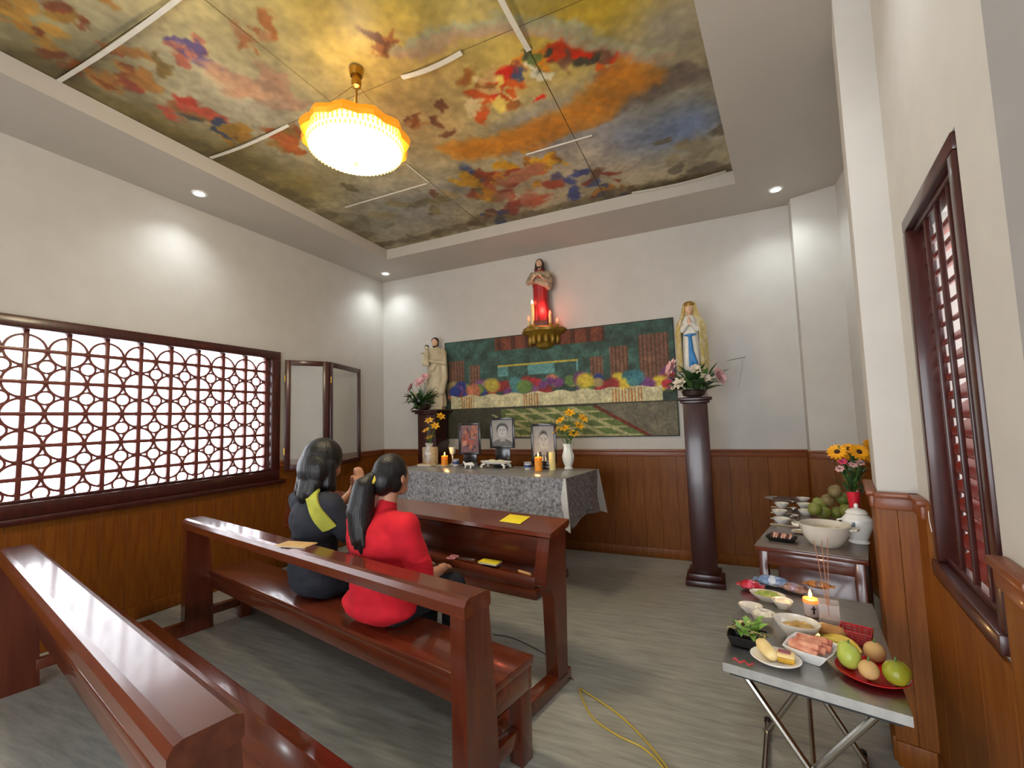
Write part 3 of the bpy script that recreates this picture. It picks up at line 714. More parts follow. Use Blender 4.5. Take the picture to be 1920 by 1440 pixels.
part('veil', blob([('s', (0, .006, .815), (.052, .05, .055)), ('c', (-.042, .0, .80), .018, (-.06, -.005, .70), .022), ('c', (.042, .0, .80), .018, (.06, -.005, .70), .022), ('c', (0, .03, .80), .04, (0, .035, .70), .05)], .006), GILT, t)
part('crown', G().lathe([(.046, .83), (.05, .85), (.045, .862), (.03, .872)], 20, (0, -.004, 0)), GOLD, t)
part('sash', blob([('s', (0, -.062, .56), (.06, .018, .012)), ('c', (-.004, -.066, .55), .016, (.006, -.078, .42), .018), ('c', (.006, -.078, .42), .016, (.035, -.082, .30), .02), ('c', (-.004, -.066, .55), .013, (-.006, -.085, .28), .016)], .006), BLUES, t, label='blue sash')
for s in (-1, 1): part('sleeve', blob([('c', (s * .075, -.005, .69), .028, (s * .062, -.05, .61), .028), ('c', (s * .062, -.05, .61), .026, (s * .014, -.088, .655), .016)], .006), WHPL, t)
part('praying_hands', blob([('c', (s * .007, -.09, .65), .011, (s * .004, -.098, .69), .009) for s in (-1, 1)] + [('c', (s * .004 + .0, -.098, .69), .0055, (s * .003, -.1 + .004 * k, .715), .004) for s in (-1, 1) for k in range(4)], .004, 2), STSK, t)
# left: pale figure holding a child
t = thing('statue_with_child', 'pale cream statue of a robed man holding a child on the left pedestal', 'statue', (-3.17, 4.70, 1.6), D(20))
part('base', G().b2((-.10, -.09, 0), (.10, .09, .04), .01), CREAM, t)
part('robe', robe([(.12, .04), (.125, .1), (.11, .3), (.10, .5), (.105, .62), (.115, .70), (.08, .77), (.04, .79)], 8, .06), CREAM, t)
part('mantle', blob([('c', (.10, .0, .70), .045, (.12, -.01, .4), .04), ('c', (.12, -.01, .4), .04, (.08, -.06, .22), .05), ('c', (.09, .0, .72), .05, (-.02, -.07, .5), .04), ('c', (0, .05, .7), .07, (0, .06, .15), .08)], .01), CREAM, t)
face(t, (0, -.01, .845), .05, STSK)
part('hair', blob([('s', (0, .008, .868), (.05, .052, .048)), ('s', (0, .035, .84), (.042, .03, .05))], .006), BRHAIR, t)
part('beard', blob([('s', (0, -.040, .79), (.024, .014, .018))], .006), BRHAIR, t)
for s in (-1, 1): part('arm', blob([('c', (s * .11, 0, .71), .035, (s * .125, -.05, .58), .035), ('c', (s * .125, -.05, .58), .03, (-.06 + s * .02, -.10, .58 + .02 * s), .022)], .008), CREAM, t)
cb = part('child', blob([('c', (-.085, -.09, .62), .036, (-.085, -.085, .71), .03), ('c', (-.085, -.1, .62), .025, (-.06, -.13, .55), .018), ('c', (-.1, -.1, .62), .025, (-.1, -.13, .55), .018), ('c', (-.085, -.085, .74), .014, (-.085, -.09, .77), .028), ('c', (-.11, -.09, .70), .015, (-.15, -.12, .70), .011)], .007), CREAM, t)
part('child_hair', blob([('s', (-.085, -.082, .782), (.03, .03, .026))], .005), BRHAIR, cb)
# centre: bracket and red-robed figure
br = thing('wall_bracket', 'gilded scalloped wall bracket above the embroidered picture', 'bracket', (-1.77, YB - .02, 0))
g = G(); rings = []
for r_, z in ((.02, 2.25), (.09, 2.275), (.12, 2.33), (.16, 2.38), (.215, 2.425), (.255, 2.445), (.262, 2.475), (.245, 2.49)):
    rings.append([(r_ * math.cos(a) * (1 + .04 * math.sin(9 * a)), -r_ * 1.05 * math.sin(a) * (1 + .04 * math.sin(9 * a)), z) for a in np.linspace(0, math.pi, 34)] )
part('bowl', g.loft(rings), GOLD, br)
for k in range(7):
    a = math.pi * (k + .5) / 7
    part('acanthus_lobe', G().ball((.17 * math.cos(a), -.18 * math.sin(a), 2.36), (.03, .03, .06), 12, 8), GOLD, br)
ZS = 2.49
t = thing('red_robed_statue', 'statue of a long-haired bearded figure in red robe and pale mantle on the gilded bracket', 'statue', (-1.755, YB - .16, ZS), D(8))
part('base', G().b2((-.09, -.08, 0), (.09, .08, .07), .01), mat('brown_plinth', '5a2a1c', .5, noise=.2), t)
part('robe', robe([(.09, .07), (.092, .12), (.08, .3), (.082, .45), (.088, .52), (.085, .60), (.05, .665)], 8, .07), REDR, t)
part('mantle', blob([('c', (-.10, -.02, .56), .045, (.09, -.06, .48), .04), ('c', (.10, 0, .57), .045, (.1, -.02, .46), .04), ('c', (-.085, 0, .6), .04, (0, -.02, .6), .06), ('c', (.085, 0, .6), .04, (0, -.02, .6), .06), ('c', (0, .04, .6), .07, (0, .05, .1), .07)], .009), PINKR, t)
face(t, (0, -.012, .742), .043, STSK)
part('hair', blob([('s', (0, .008, .762), (.044, .045, .044)), ('c', (-.036, .01, .75), .018, (-.045, .0, .66), .018), ('c', (.036, .01, .75), .018, (.045, .0, .66), .018), ('c', (0, .03, .74), .036, (0, .035, .66), .04)], .006), BRHAIR, t)
part('beard', blob([('s', (0, -.036, .692), (.018, .011, .014))], .005), BRHAIR, t)
for s in (-1, 1):
    part('sleeve', blob([('c', (s * .09, 0, .62), .032, (s * .125, -.05, .52), .034), ('c', (s * .125, -.05, .52), .03, (s * .07, -.12, .52), .026)], .008), PINKR, t)
    part('hand', blob([('c', (s * .065, -.125, .525), .014, (s * .045, -.14, .545), .012)] + [('c', (s * .045, -.14, .545), .006, (s * (.035 - .006 * k), -.145, .575 - .004 * k), .005) for k in range(4)], .004, 2), STSK, t)
part('heart', blob([('s', (.0, -.082, .575), (.016, .012, .018))], .005), mat('heart_red', 'b83a22', .4, noise=.1), t)
def elcandle(x, y, z, h, m, lab, r=.016):
    t = thing('electric_candle', lab, 'candle', (x, y, z), 0)
    part('tube', G().lathe([(r, 0), (r * 1.02, h * .5), (r * .95, h), (r * .4, h + .004)], 14), PALEW, t)
    part('bulb', G().lathe([(.004, h), (.013, h + .012), (.011, h + .03), (.001, h + .048)], 12), m, t)
    part('base_cup', G().lathe([(r * 1.8, 0), (r * 1.9, .02), (r * 1.1, .03)], 14), GOLD, t)
elcandle(-1.905, YB - .17, ZS, .10, REDBULB, 'short electric candle with red bulb beside the red robed statue', .013)
elcandle(-1.83, YB - .235, ZS, .265, WARMB, 'tall pale electric candle in front of the red robed statue', .02)
elcandle(-1.635, YB - .20, ZS, .13, REDBULB, 'electric candle with red bulb and green cup beside the red robed statue', .015)
elcandle(-1.58, YB - .12, ZS, .055, REDBULB, 'shortest electric candle on the rim of the gilded bracket', .012)
ld = bpy.data.lights.new('bracket_red_glow', 'POINT'); ld.energy = 1.6; ld.color = (1, .25, .16); ld.shadow_soft_size = .03
lo = bpy.data.objects.new('bracket_red_glow', ld); COL.objects.link(lo); lo.location = (-1.70, YB - .26, ZS + .19)

# hook on the back wall
hk = thing('wall_hook', 'small bent wire hook on the bare back wall', 'hook', (.23, YB, 1.97))
part('nail', G().tube([(-.10, -.006, 0), (-.02, -.03, .012), (.04, -.03, .02), (.06, -.004, .025)], .003, 6), CHROME, hk)
part('wire', G().tube([(.03, -.025, .018), (.03, -.015, -.05), (0, -.006, -.2), (-.015, -.006, -.28)], .0016, 5), CHROME, hk)

# ------------------------------------------------------------------ flowers
def petals(n, L_, w, cup, z=0, ph=0, droop=.0, r0=.004):
    g = G()
    for k in range(n):
        a = 2 * math.pi * k / n + ph; rows = []
        for i in range(6):
            t = i / 5; ww = w * math.sin(math.pi * (.12 + .83 * t)) ; r_ = r0 + L_ * t * math.cos(cup * (1 - .3 * t)); zz = z + L_ * t * math.sin(cup * (1 - .3 * t)) - droop * t * t
            rows.append([Vector((r_, s * ww, zz + .15 * ww * abs(s))) for s in (-1, 0, 1)])
        g.sheet([[RZ(a) @ p for p in row] for row in rows], .0012)
    return g
def leafmesh(L_, w, bend=.4):
    rows = []
    for i in range(8):
        t = i / 7; ww = max(.0008, w * math.sin(math.pi * t ** .8)); z = L_ * (math.sin(bend) * t - .6 * t * t * bend); rows.append([(L_ * t, s * ww, z + .25 * ww * abs(s)) for s in (-1, 0, 1)])
    return G().sheet(rows, .001)
def aim(d):
    d = Vector(d).normalized(); return d.to_track_quat('Z', 'Y')
def flower_stem(name, label, cat, base, tip, kind, r, group, m=None):
    t = thing(name, label, cat, base, 0, group); d = Vector(tip) - Vector(base)
    P = [Vector((0, 0, 0)), Vector((d.x * .15, d.y * .15, d.z * .4)), Vector((d.x * .55, d.y * .55, d.z * .75)), d]
    part('stem', G().tube(P, .0035, 6), STEM, t)
    q = aim((d.x + random.uniform(-.02, .02), d.y - .10, .10 if kind == 'sun' else .16))
    if kind == 'sun':
        o = part('petals', petals(14, r, r * .22, .12, ph=random.random()).add(*zip2(petals(14, r * .9, r * .2, .35, z=.003, ph=random.random()))), m or SUNY, t, d); o.rotation_mode = 'QUATERNION'; o.rotation_quaternion = q
        o = part('seed_disc', G().lathe([(.003, -.01), (r * .36, -.004), (r * .38, .006), (r * .2, .011), (.002, .011)], 18), BROWNC, t, d); o.rotation_mode = 'QUATERNION'; o.rotation_quaternion = q
    elif kind == 'lily':
        o = part('petals', petals(6, r, r * .26, .75, ph=random.random(), droop=r * .25), m or YEL, t, d); o.rotation_mode = 'QUATERNION'; o.rotation_quaternion = q
        g = G()
        for k in range(5): a = k * 1.257; g.tube([(0, 0, 0), (.006 * math.cos(a), .006 * math.sin(a), r * .5)], .0012, 5).ball((.006 * math.cos(a), .006 * math.sin(a), r * .52), (.002, .002, .004), 6, 5)
        o = part('stamens', g, mat('stamen_orange', 'c9701c', .6, noise=.1), t, d); o.rotation_mode = 'QUATERNION'; o.rotation_quaternion = q
    else:
        g = G()
        for k in range(3): g.add(*zip2(petals(7 - k, r * (1 - .2 * k), r * .4, .4 + .35 * k, ph=k * .5)))
        o = part('petals', g, m or HOTP, t, d); o.rotation_mode = 'QUATERNION'; o.rotation_quaternion = q
    for k in range(2):
        o = part('leaf', leafmesh(.075, .011, .6), LEAF, t, P[1 + k]); o.rotation_euler = (0, random.uniform(-.6, -.1), random.uniform(0, 6.28))
    return t
def zip2(g): return g.v, g.f
def vase(name, label, loc, prof, m, neckband=None, n=24, mod=None):
    t = thing(name, label, 'vase', loc)
    g = G(); out = prof; inn = [(max(.001, r - .004), z) for r, z in prof[::-1] if z > prof[0][1] + .004] + [(.001, prof[0][1] + .006)]
    part('body', g.lathe(out + inn, n, mod=mod), m, t)
    if neckband: part('band', G().lathe(neckband, n), neckband_m, t)
    return t
neckband_m = BRASS
MARB = mat('marbled_porcelain', 'dedcd8', .2, coat=.5, col2='a9a5a8', nscale=22)
WHV = mat('white_fluted_porcelain', 'dfe2dc', .22, coat=.4, noise=.03)
VP = [(.034, 0), (.036, .006), (.028, .02), (.046, .065), (.05, .10), (.036, .145), (.032, .165), (.042, .195)]
v1 = altxy(812, 868, -.14); v2 = altxy(1066, 880)
VP2 = [(r * 1.15, z * 1.2) for r, z in VP]
vase('flower_vase', 'slender marbled white vase beside the framed group picture', v1, VP2, MARB)
vase('flower_vase', 'white fluted vase beside the portrait of the man in suit', v2, VP2, WHV, mod=lambda a, z: 1 + .03 * math.cos(8 * a))
def at_px(px, py, y): return aty(px, py, y)
for k, (px, py) in enumerate([(1052, 790), (1068, 776), (1085, 800), (1060, 805), (1092, 786), (1075, 815), (1044, 808)]):
    p = at_px(px, py, v2[1] + random.uniform(-.04, .04)); flower_stem('yellow_lily', 'yellow lily in the white fluted vase by the portrait of the man in suit', 'flower', (v2[0], v2[1], v2[2] + .10), p, 'lily', .062, 'yellow lilies in the fluted vase')
for k, (px, py) in enumerate([(805, 790), (800, 808), (826, 782), (816, 800), (806, 822)]):
    p = at_px(px, py, v1[1] + random.uniform(-.04, .04)); flower_stem('yellow_lily', 'yellow lily in the marbled vase by the framed group picture', 'flower', (v1[0], v1[1], v1[2] + .10), p, 'lily', .06, 'yellow lilies in the marbled vase')

def arrangement(label, loc, w, blooms, n=60, seed=1, zs=.16):
    rr = random.Random(seed)
    t = thing('flower_arrangement', label, 'flowers', loc)
    part('bowl', G().lathe([(.05, 0), (.09, .015), (.10, .05), (.085, .06), (.08, .02), (.001, .015)], 20), mat('dark_bowl', '2c1a14', .5, noise=.1), t)
    lm = [leafmesh(L_, w_, .5) for L_, w_ in ((.13, .022), (.10, .03), (.15, .014))]
    lme = [x.mesh('leaf', m_) for x, m_ in zip(lm, (LEAF, DLEAF, DLEAF))]
    for k in range(n):
        a = rr.uniform(0, 6.283); o = link('leaf', lme[k % 3], t, (w * .35 * math.cos(a) * rr.random(), w * .3 * math.sin(a) * rr.random() - .02, .04 + zs * rr.random() * .6))
        o.rotation_euler = (rr.uniform(-.4, .4), -rr.uniform(-.5, 1.0), a); s = rr.uniform(.7, 1.25) * w / .3; o.scale = (s, s, s)
    for (x, y, z, r, kind) in blooms:
        m = {'p': PINK, 'w': mat('cream_petal', 'd6c9b4', .5, noise=.1, nscale=20)}[kind]; g = G()
        for k in range(3): g.add(*zip2(petals(8 - k, r * (1 - .15 * k), r * .3, .25 + .38 * k, ph=k * .4)))
        o = part('blossom', g, m, t, (x, y, z)); o.rotation_mode = 'QUATERNION'; o.rotation_quaternion = aim((x * 2, y * 2 - .1, .15))
        part('stalk', G().tube([(x * .3, y * .3, .05), (x, y, z)], .003, 6), STEM, t)
    return t
arrangement('leafy arrangement with pink lotus blossoms at the feet of the praying statue', (-.165, 4.17, 1.602), .36,
            [(.20, -.04, .16, .09, 'p'), (-.16, -.04, .26, .085, 'p'), (.10, -.10, .15, .05, 'w'), (-.10, -.12, .12, .06, 'w'), (.03, -.06, .23, .05, 'w'), (-.15, -.05, .10, .045, 'w')], 70, 3)
arrangement('leafy arrangement with pale pink blossoms at the feet of the statue with child', (-3.25, 4.53, 1.602), .36,
            [(-.12, -.05, .27, .09, 'p'), (.0, -.04, .33, .085, 'p'), (-.04, -.10, .17, .05, 'w'), (-.17, -.05, .14, .045, 'w'), (.06, -.02, .40, .05, 'p')], 70, 5)

# ------------------------------------------------------------------ altar things
FRAMEB = mat('black_lacquer_frame', '0e0b0c', .25, coat=.5, noise=.1)
def bust(hairw, suit, tone):
    def f(u, v, P):
        x = (u - .5) * .56; v = .12 + v * .80; n = fbm(u * 20, v * 26, 3) - .44
        c = np.ones(len(u)) * (.62 - .12 * v); 
        def mx(w, g_):
            nonlocal c; w = np.clip(w, 0, 1); c = c * (1 - w) + g_ * w
        sh_ = ((x / .34) ** 2 + ((v - .02) / .32) ** 2 < 1); mx(sh_ * 1., suit)
        if suit < .25:
            mx(((np.abs(x) < .09 * (.36 - v) / .3) & (v < .36) & (v > .02)) * 1., .8); mx(((np.abs(x) < .018) & (v < .30)) * 1., .12)
        mx(((np.abs(x) < .07) & (v > .26) & (v < .42)) * 1., tone * .85)
        mx(1.5 - 1.4 * ((x / (.165 * hairw)) ** 2 + ((v - .64) / .235) ** 2) * 1.4, .10)
        d = (x / .125) ** 2 + ((v - .565) / .19) ** 2; mx((1.05 - d) * 8, tone); mx((v > .70) * (d < 1.15) * .9 * ((v - .70) * 14), .12)
        for s in (-1, 1):
            mx(1.2 - ((x - s * .05) / .022) ** 2 - ((v - .60) / .012) ** 2, .18); mx(1.2 - ((x - s * .052) / .032) ** 2 - ((v - .635) / .009) ** 2, .2)
        mx(1 - ((x - .012) / .012) ** 2 - ((v - .55) / .035) ** 2, tone * .8); mx(1.1 - (x / .035) ** 2 - ((v - .485) / .010) ** 2, .3)
        c = c * (1 + .2 * n); return np.stack([c, c * .985, c * .97], 1)
    return f
GROUPB = [(random.uniform(.15, .85), random.uniform(.1, .9), random.uniform(.06, .14), random.choice(['b06a4a', '7a3428', 'c08a6c', '6c4a5c', 'a84c3c', '4a3034', 'c6a07a'])) for _ in range(34)]
def groupp(u, v, P):
    c = np.ones((len(u), 3)) * np.array(hexc('7a5a5c')); n = fbm(u * 16, v * 20, 3) - .44
    for (a, b_, r, col) in GROUPB:
        w = np.clip(1.4 - 1.3 * (((u - a) / r) ** 2 + ((v - b_) / r) ** 2), 0, .9)[:, None]; c = c * (1 - w) + np.array(hexc(col)) * w
    return c * (1 + .4 * n)[:, None]
PRINT = colattr('photo_print', .55)
def photo_frame(label, x, y, z0, w, h, fn, rz, stand):
    t = thing('framed_photograph', label, 'picture frame', (x, y, AZ + .004), rz)
    zb = z0 - AZ - .004; b = .022; d = .022
    fr = part('frame', G().b2((-w / 2, -d, zb), (-w / 2 + b, 0, zb + h), .003).b2((w / 2 - b, -d, zb), (w / 2, 0, zb + h), .003).b2((-w / 2 + b, -d, zb + h - b), (w / 2 - b, 0, zb + h), .003).b2((-w / 2 + b, -d, zb), (w / 2 - b, 0, zb + b), .003), FRAMEB, t)
    ph = painted('photo', (-w / 2 + b, -d * .5, zb + b), (w - 2 * b, 0, 0), (0, 0, h - 2 * b), 70, 90, fn, PRINT, .008, t)
    part('stand', G().b2((-w * .36, -.03, 0), (w * .36, .05, .025), .004).b2((-w * .30, -.012, .02), (w * .30, .012, zb + .02), .004).prism([(-.02, 0), (.02, 0), (.02, .06), (-.02, .06)], 0.02, .03), FRAMEB, t)
def fr_at(pxc, pyb, pyt, wpx, lab, fn, yy, rz):
    a = aty(pxc, pyb, yy); b_ = aty(pxc, pyt, yy); l = aty(pxc - wpx / 2, pyb, yy); r = aty(pxc + wpx / 2, pyb, yy)
    photo_frame(lab, a[0], yy, max(AZ + .02, a[2]), (r[0] - l[0]) * .9, b_[2] - max(AZ + .02, a[2]), fn, rz, True)
fr_at(882, 852, 793, 42, 'framed colour group picture on the altar beside the marbled vase', groupp, 4.19, D(10))
fr_at(943, 840, 783, 48, 'black framed portrait of a woman with short dark hair on the altar', bust(1.25, .35, .66), 4.12, D(10))
fr_at(1021, 868, 794, 50, 'black framed portrait of a man in suit and tie on the altar', bust(.92, .14, .62), 4.05, D(10))

def candle(label, px, py, h, r, m, lit=True):
    p = altxy(px, py); t = thing('pillar_candle', label, 'candle', p)
    part('wax', G().lathe([(r, 0), (r * 1.01, h * .5), (r, h), (r * .75, h - .006), (.001, h - .008)], 20), m, t)
    part('wick', G().tube([(0, 0, h - .008), (.001, 0, h + .008)], .0012, 5), BLACKP, t)
    if lit:
        part('flame', G().lathe([(.001, h + .004), (.006, h + .012), (.0065, h + .02), (.003, h + .034), (.0005, h + .044)], 10), FLAME, t)
        l = bpy.data.lights.new('candle_light', 'POINT'); l.energy = .8; l.color = (1, .62, .25); l.shadow_soft_size = .012
        o = bpy.data.objects.new('candle_light', l); COL.objects.link(o); o.location = (p[0], p[1], p[2] + h + .02)
candle('lit orange pillar candle on the altar beside the marbled vase', 834, 874, .105, .036, WAX)
candle('lit orange pillar candle standing before the portrait of the man in suit', 1010, 884, .125, .034, WAX)
candle('pale unlit pillar candle on the altar overlapping the portrait of the man in suit', 1036, 882, .165, .03, PALEW, False)
PB = mat('blue_print', '2c4478', .35, noise=.2, nscale=60)
for (px, py, lab) in ((855, 874, 'small blue and white cup on the altar near the framed group picture'), (990, 881, 'small blue and white cup on the altar near the portrait of the man in suit')):
    t = thing('porcelain_cup', lab, 'cup', altxy(px, py))
    part('body', G().lathe([(.028, 0), (.034, .01), (.036, .06), (.038, .068), (.034, .066), (.031, .012), (.001, .01)], 20), WHITEC, t)
    part('blue_band', G().lathe([(.0355, .018), (.0375, .02), (.038, .045), (.037, .048)], 20), PB, t)
    part('rim_band', G().lathe([(.0365, .058), (.0385, .059), (.0388, .064), (.038, .0655)], 20), PB, t)
p = altxy(940, 876, -.10)
t = thing('footed_dish', 'low white oval dish on little curled feet in the middle of the altar', 'dish', p, AA)
part('dish', G().lathe([(.06, .035), (.13, .045), (.155, .065), (.15, .068), (.12, .052), (.001, .045)], 32, sx=1.15, sy=.55, mod=lambda a, z: 1 + .04 * math.cos(10 * a)), WHITEC, t)
for s in (-1, 1):
    for q in (-1, 1): part('foot', G().tube([(s * .10, q * .04, .04), (s * .13, q * .055, .03), (s * .14, q * .06, .012), (s * .12, q * .055, .008)], [.01, .012, .010, .007], 8), WHITEC, t)
part('offerings', blob([('s', (-.04, 0, .065), (.05, .03, .02)), ('s', (.05, .01, .065), (.05, .03, .018))], .007), mat('pale_sweet', 'c9c4a4', .7, noise=.2, nscale=30, bump=.2), t)
t = thing('creamer_figurine', 'small white curled porcelain ornament beside the footed dish on the altar', 'ornament', altxy(898, 876, -.16), AA)
part('body', blob([('c', (-.05, 0, .04), .014, (.03, 0, .045), .02), ('c', (-.04, .0, .035), .01, (-.045, -.015, .006), .007), ('c', (.02, .0, .035), .012, (.025, -.015, .006), .008), ('c', (-.05, 0, .045), .01, (-.075, 0, .065), .008), ('c', (.03, 0, .05), .015, (.05, 0, .035), .012)], .005), WHITEC, t)
t = thing('goblet', 'tall stemmed pale glass goblet standing between the framed pictures on the altar', 'goblet', altxy(911, 862))
part('bowl', G().lathe([(.008, .10), (.03, .125), (.038, .17), (.045, .19), (.043, .19), (.034, .17), (.02, .13), (.001, .12)], 20), mat('frosted_glass', 'c9c6b6', .3, noise=.05), t)
part('foot', G().lathe([(.035, 0), (.03, .008), (.008, .02), (.006, .06), (.01, .09), (.006, .10)], 18), mat('frosted_glass', 'c9c6b6', .3), t)
booklet('hymn_book', 'closed tan hymn book on the left end of the altar', 'book', altpt(-AL + .14, .48), AA + .2, .17, .12, .02, KRAFT)
booklet('folded_leaflet', 'flat pale leaflet on the altar beside the tan hymn book', 'booklet', altpt(-AL + .33, .52), AA - .15, .16, .09, .006, mat('pale_leaflet', 'c2b48c', .8, noise=.05))
# variegated palm frond tucked behind the woman's portrait
t = thing('palm_frond', 'pale variegated frond leaning behind the portrait of the woman', 'plant', altpt(-1.02, .655), AA)
part('stem', G().tube([(.04, .01, 0), (.03, .015, .25), (-.02, .02, .46), (-.12, .02, .53)], .004, 6), STEM, t)
VAR = mat('variegated_leaf', '7c8a58', .5, col2='c9c8a0', nscale=9, stretch=(8, 1, 8))
for k in range(11):
    s = k / 10; b_ = Vector((.02 - .14 * s, .02, .44 + .09 * s)); 
    o = part('leaflet', leafmesh(.10, .009, .2), VAR, t, b_); o.rotation_euler = (0, .9 - .6 * s, -.25 + .1 * (k % 2))
# stool-like pale chair backs beyond the altar are left of the picture: two low cream boxes behind the altar
CRBX = mat('cream_card', 'b8a98c', .7, noise=.12, nscale=14)
single('offering_box', G().b2((-.085, -.04, 0), (.085, .04, .19), .006), mat('woven_cream', 'a8916e', .8, col2='bfae90', nscale=40), 'cream woven box standing on the altar between marbled vase and group picture', 'box', altxy(856, 860), AA)

# ------------------------------------------------------------------ people
def fb1(x, y): return float(fbm(np.array([x]), np.array([y]), 3)[0])
def widen(e, zmax, k=1.13):
    if e[1][2] > zmax: return e
    e = list(e); e[1] = (e[1][0] * k, e[1][1], e[1][2])
    if e[0] == 's': e[2] = (e[2][0] * k, e[2][1], e[2][2])
    else: e[3] = (e[3][0] * k, e[3][1], e[3][2])
    return tuple(e)
def person_red(loc, rz):
    t = thing('person', 'person in a red short-sleeved shirt with ponytail sitting on the pew', 'person', loc, rz, 'people seated on the pew')
    zs = .425
    body = [('s', (0, 0, zs + .10), (.165, .13, .10)), ('c', (0, -.01, zs + .12), .125, (0, .0, zs + .36), .11), ('c', (-.09, .0, zs + .50), .07, (.09, .0, zs + .50), .07), ('s', (0, .0, zs + .42), (.15, .10, .14)),
            ('c', (0, .02, zs + .54), .05, (0, .05, zs + .66), .046), ('s', (0, .075, zs + .735), (.073, .09, .105)), ('s', (0, .155, zs + .715), (.014, .022, .02)), ('s', (0, .12, zs + .665), (.045, .04, .04)),
            ('s', (-.076, .07, zs + .725), (.012, .02, .03)), ('s', (.076, .07, zs + .725), (.012, .02, .03)), ('s', (0, .147, zs + .677), (.024, .014, .009))]
    for s in (-1, 1):
        body += [('c', (s * .165, 0, zs + .50), .055, (s * .225, .05, zs + .24), .042), ('c', (s * .225, .05, zs + .24), .04, (s * .13, .27, zs + .20), .028),
                 ('c', (s * .13, .27, zs + .20), .026, (s * .095, .34, zs + .19), .026)]
        for k in range(4): body += [('c', (s * (.112 - .012 * k), .345 + .003 * k, zs + .192), .0095, (s * (.10 - .016 * k), .39 + .006 * k * (k < 3), zs + .182), .009), ('c', (s * (.10 - .016 * k), .39, zs + .182), .009, (s * (.085 - .016 * k), .415, zs + .165), .008)]
        body += [('c', (s * .085, .32, zs + .2), .011, (s * .06, .35, zs + .195), .009)]
        body += [('c', (s * .09, .03, zs + .08), .085, (s * .10, .42, zs + .07), .062), ('c', (s * .10, .42, zs + .06), .058, (s * .10, .40, .09), .04), ('c', (s * .10, .38, .045), .035, (s * .105, .56, .03), .028)]
    body = [widen(e, zs + .56) for e in body]
    part('body', blob(body, .0085, 3), SKIN, t)
    sh = [('s', (0, -.01, zs + .10), (.195, .155, .11)), ('c', (0, -.02, zs + .14), .155, (0, -.005, zs + .36), .14), ('c', (-.12, -.01, zs + .49), .083, (.12, -.01, zs + .49), .083), ('s', (0, -.015, zs + .40), (.185, .13, .16)),
          ('s', (0, -.025, zs + .09), (.21, .15, .085)), ('c', (0, .012, zs + .53), .072, (0, .022, zs + .575), .058)]
    for s in (-1, 1): sh += [('c', (s * .165, -.005, zs + .495), .078, (s * .215, .03, zs + .30), .068), ('c', (s * .215, .03, zs + .30), .066, (s * .222, .045, zs + .255), .068)]
    sh = [widen(e, zs + .56) for e in sh]
    g = blob(sh, .011, 3)
    g.v = [(x + .007 * math.sin(z * 40 + x * 30) * (z < zs + .35), y + .010 * (fb1(x * 7 + 3, z * 11) - .45) * 3, max(z, zs + .004)) for x, y, z in g.v]
    part('shirt', g, REDCL, t)
    tr = [('s', (0, .0, zs + .09), (.185, .145, .095))]
    for s in (-1, 1): tr += [('c', (s * .095, .0, zs + .085), .098, (s * .105, .42, zs + .07), .072), ('c', (s * .10, .42, zs + .06), .066, (s * .10, .40, .16), .055)]
    g = blob(tr, .012, 3); g.v = [(x, y, max(z, zs + .003) if y < .27 else z) for x, y, z in g.v]; part('trousers', g, PANTS, t)
    for s in (-1, 1): part('sandal', blob([('c', (s * .10, .36, .022), .04, (s * .105, .58, .018), .036)], .01), BLACKP, t)
    hr = [('s', (0, .05, zs + .755), (.088, .100, .108)), ('s', (0, -.005, zs + .72), (.078, .06, .085)), ('s', (-.06, .05, zs + .70), (.03, .05, .06)), ('s', (.058, .04, zs + .71), (.028, .045, .06))]
    part('hair', blob(hr, .008, 3), HAIR, t)
    tail = [('c', (-.02, -.055, zs + .735), .036, (-.035, -.09, zs + .69), .058), ('c', (-.035, -.09, zs + .69), .06, (-.04, -.11, zs + .57), .072), ('c', (-.04, -.11, zs + .57), .072, (-.015, -.12, zs + .45), .055), ('c', (-.015, -.12, zs + .45), .05, (.01, -.125, zs + .36), .014)]
    tail += [('c', (-.03 + .025 * k, -.14, zs + .5), .018, (-.01 + .024 * k, -.145, zs + .37 + .018 * abs(k)), .007) for k in (-2, -1, 1, 2)]
    part('ponytail', blob(tail, .007, 3), HAIR, t)
    part('hair_tie', G().tube([(-.021 + .036 * math.cos(a), -.062 + .018 * math.sin(a), zs + .73 + .030 * math.sin(a)) for a in np.linspace(0, 6.283, 15)[:-1]], .009, 7, True), mat('yellow_scrunchie', 'c9b23c', .8, noise=.2, nscale=60, bump=.3), t, label='yellow hair tie')
